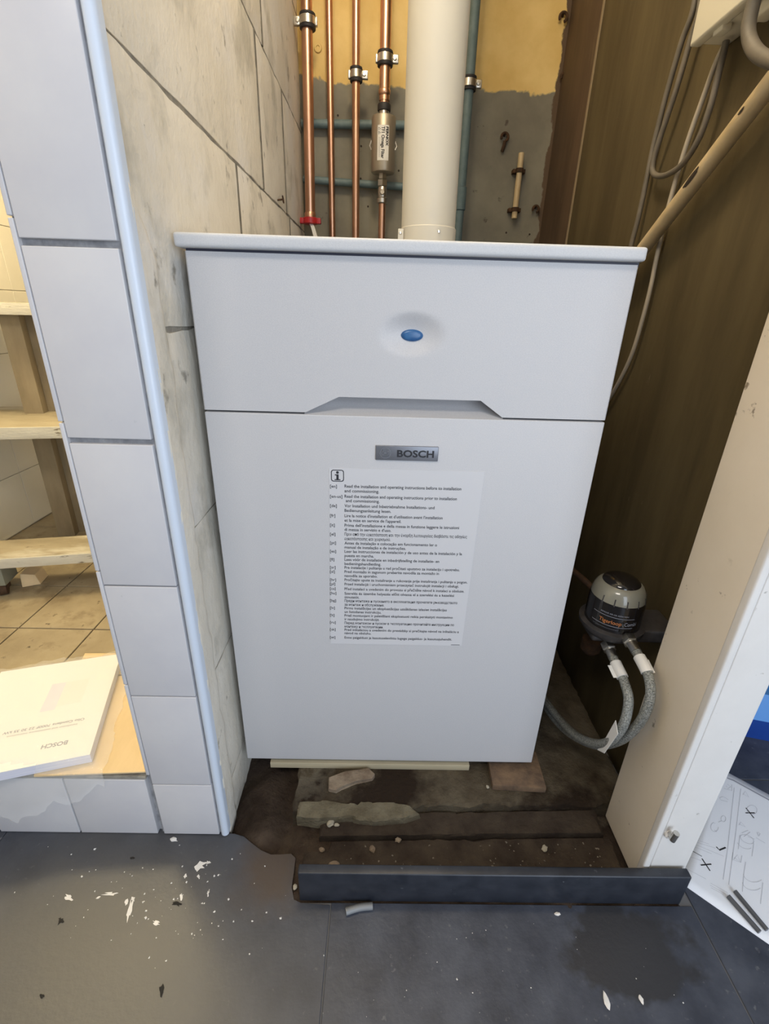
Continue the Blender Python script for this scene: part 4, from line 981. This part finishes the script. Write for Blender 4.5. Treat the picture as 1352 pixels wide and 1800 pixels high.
# local frame: x along the treads, y away from the camera, z above the tiled floor
t3 = sbox('tread', -0.20, 0.44, -0.192, -0.075, 0.100, 0.128, m_wood); sbox('tread_edge', -0.20, 0.44, -0.1955, -0.1915, 0.098, 0.127, m_woodpaint, 0.001, t3)
t2 = sbox('tread', -0.25, 0.36, 0.015, 0.335, 0.404, 0.436, m_wood); sbox('tread_edge', -0.25, 0.36, 0.0115, 0.0155, 0.402, 0.436, m_woodpaint, 0.001, t2)
t1_ = sbox('tread', -0.25, 0.36, 0.16, 0.40, 0.730, 0.760, m_wood); sbox('tread_edge', -0.25, 0.36, 0.1565, 0.1605, 0.728, 0.760, m_woodpaint, 0.001, t1_)
sbox('post', -0.026, 0.028, 0.206, 0.300, 0.0, 0.729, m_woodpost)
sbox('back_post', 0.028, 0.048, 0.240, 0.300, 0.0, 0.729, m_woodpost)
sbox('rail', 0.042, 0.36, 0.245, 0.275, 0.150, 0.182, m_woodpost)
sbox('back_board', 0.058, 0.36, 0.280, 0.292, 0.03, 0.150, m_woodpost)
sbox('front_post', -0.10, -0.005, -0.178, -0.11, 0.035, 0.0995, m_greenpost)
cst = latheo('caster_wheel', MR @ Vector((-0.035, -0.165, 0.018)), MR.to_3x3() @ Vector((1, 0.3, 0)), [(0.010, 0), (0.018, 0.002), (0.018, 0.022), (0.010, 0.024)], m_rust, st, 20)
sbox('caster_fork', -0.035, -0.010, -0.165, -0.145, 0.018, 0.045, m_rust)
bm = B(); prism(bm, [MR @ Vector((0.008, -0.135, 0.0008)), MR @ Vector((0.052, -0.125, 0.0008)), MR @ Vector((0.044, -0.125, 0.034)), MR @ Vector((0.012, -0.135, 0.045))], MR.to_3x3() @ Vector((0, 0.05, 0)), bev=0.001)
o = obj('wooden_wedge', bm, m_card); P(o, 'small brown wooden wedge under the lowest tread', 'wedge')
pc = MR @ Vector((0.088, 0.262, 0.183)); lump('pink_rag', pc, (0.016, 0.012, 0.012), m_pink, 3.3, 0.4, 'crumpled pink rag on the rail of the wooden steps', 'rag', amp=0.8)

# cardboard and bagged manual on the kerb
cz = LZ + 0.0006
cb = prismo('cardboard_sheet', [at_z(u, v, cz) for u, v in ((267, 1358), (60, 1366), (130, 1190), (223, 1190))], (0, 0, 0.003), m_card); P(cb, 'brown cardboard sheet lying on the tiled kerb', 'cardboard')
cb2 = prismo('cardboard_flap', [at_z(u, v, cz) for u, v in ((223, 1187), (130, 1187), (150, 1150), (212, 1150))], (0, 0, 0.0028), m_card, cb)
mz = LZ + 0.0046; th = 0.019
P1 = at_z(213, 1149, mz + th); P2 = at_z(158, 1326, mz + th); dl = (P1 - P2); dl.z = 0
P2b = P1 - dl.normalized() * 0.282
dw = (at_z(0, 1352, mz + th) - P2); dw.z = 0; dw = (dw - dl.normalized() * dw.dot(dl.normalized()) * 0.85).normalized()
mn = thing('bagged_manual', (P2.x, P2.y, mz), 'thick white printed manual in a clear plastic bag on the kerb', 'manual')
P2 = P1 - dl
quad = [P2, P1, P1 + dw * 0.235, P2 + dw * 0.235]
prismo('pages', [Vector((p.x, p.y, mz)) for p in quad], (0, 0, th - 0.0012), m_pageedge, mn)
cov = prismo('cover', [Vector((p.x, p.y, mz + th - 0.0012)) for p in quad], (0, 0, 0.0012), m_paper, mn)
er = -dw; eu = -dl.normalized()   # printed upside down as seen from the camera
er = dw
def mp_(a, b): return P1 + dw * a - dl.normalized() * b + Vector((0, 0, 0.0003))
bm = B()
L_ = dl.length
add_text(bm, 'BOSCH', mp_(0.045, L_ * 0.845), dw, -dl.normalized(), 0.013, 0.042, bold=0.03)
raw('cover_title', bm, m_inkgrey, cov)
bm = B()
add_text(bm, 'Olio Condens 7000F 22 30 35 kW', mp_(0.030, L_ * 0.665), dw, -dl.normalized(), 0.0085, 0.135, bold=0.02)
add_text(bm, 'Installation and maintenance instructions', mp_(0.040, L_ * 0.705), dw, -dl.normalized(), 0.006, 0.115)
raw('cover_print', bm, m_inkgrey, cov)
bm = B()
for (a0, a1, b0, b1) in ((0.048, 0.092, L_ * 0.25, L_ * 0.50),):
    bm.faces.new([bm.verts.new(mp_(a, b)) for a, b in ((a0, b0), (a1, b0), (a1, b1), (a0, b1))])
raw('cover_picture', bm, m_white, cov)
bm = B()
for (a0, a1, b0, b1) in ((0.092, 0.118, L_ * 0.25, L_ * 0.53),):
    bm.faces.new([bm.verts.new(mp_(a, b)) for a, b in ((a0, b0), (a1, b0), (a1, b1), (a0, b1))])
raw('cover_shade_box', bm, m_pageedge, cov)
# clear bag: crumpled film draped over the manual, hanging a little over the kerb
bm = B(); na, nb = 44, 52; gv = []
for j in range(nb + 1):
    row = []
    for i in range(na + 1):
        a = -0.026 + 0.30 * i / na; b = -0.035 + (L_ + 0.085) * j / nb
        b += (0.018 * fb((a, 3, 0), 16, 1.1) if j > nb - 8 else 0.0) * (j - nb + 8) / 8 if j > nb - 8 else (0.012 * fb((a, 7, 0), 20, 2.1) * (6 - j) / 6 if j < 6 else 0.0)
        a += 0.012 * fb((b, 5, 0), 18, 3.1) * (6 - i) / 6 if i < 6 else 0.0
        p = P1 + dw * a - dl.normalized() * b
        ins = min(a, b, L_ - b)
        drop = 0 if ins >= 0 else min(th + 0.001, -ins * 1.1)
        z = mz + th + 0.0022 - drop + abs(fb((a, b, 0), 28, 2.2)) * 0.004 + (0.003 * max(0, fb((a, b, 1), 60, 4)) if ins < 0.01 else 0)
        if p.y < -0.1205:
            over = -0.1205 - p.y; z = min(z, mz + 0.006 - over * 1.6); p.y = -0.1205 - over * 0.3
        row.append(bm.verts.new((p.x, p.y, max(z, mz + 0.0008) if p.y > -0.1206 else z)))
    gv.append(row)
for j in range(nb):
    for i in range(na): bm.faces.new((gv[j][i], gv[j][i + 1], gv[j + 1][i + 1], gv[j + 1][i]))
bm.verts.ensure_lookup_table()
P(obj('plastic_bag', bm, m_film, mn, smooth=True, angle=3), 'clear crumpled plastic bag')
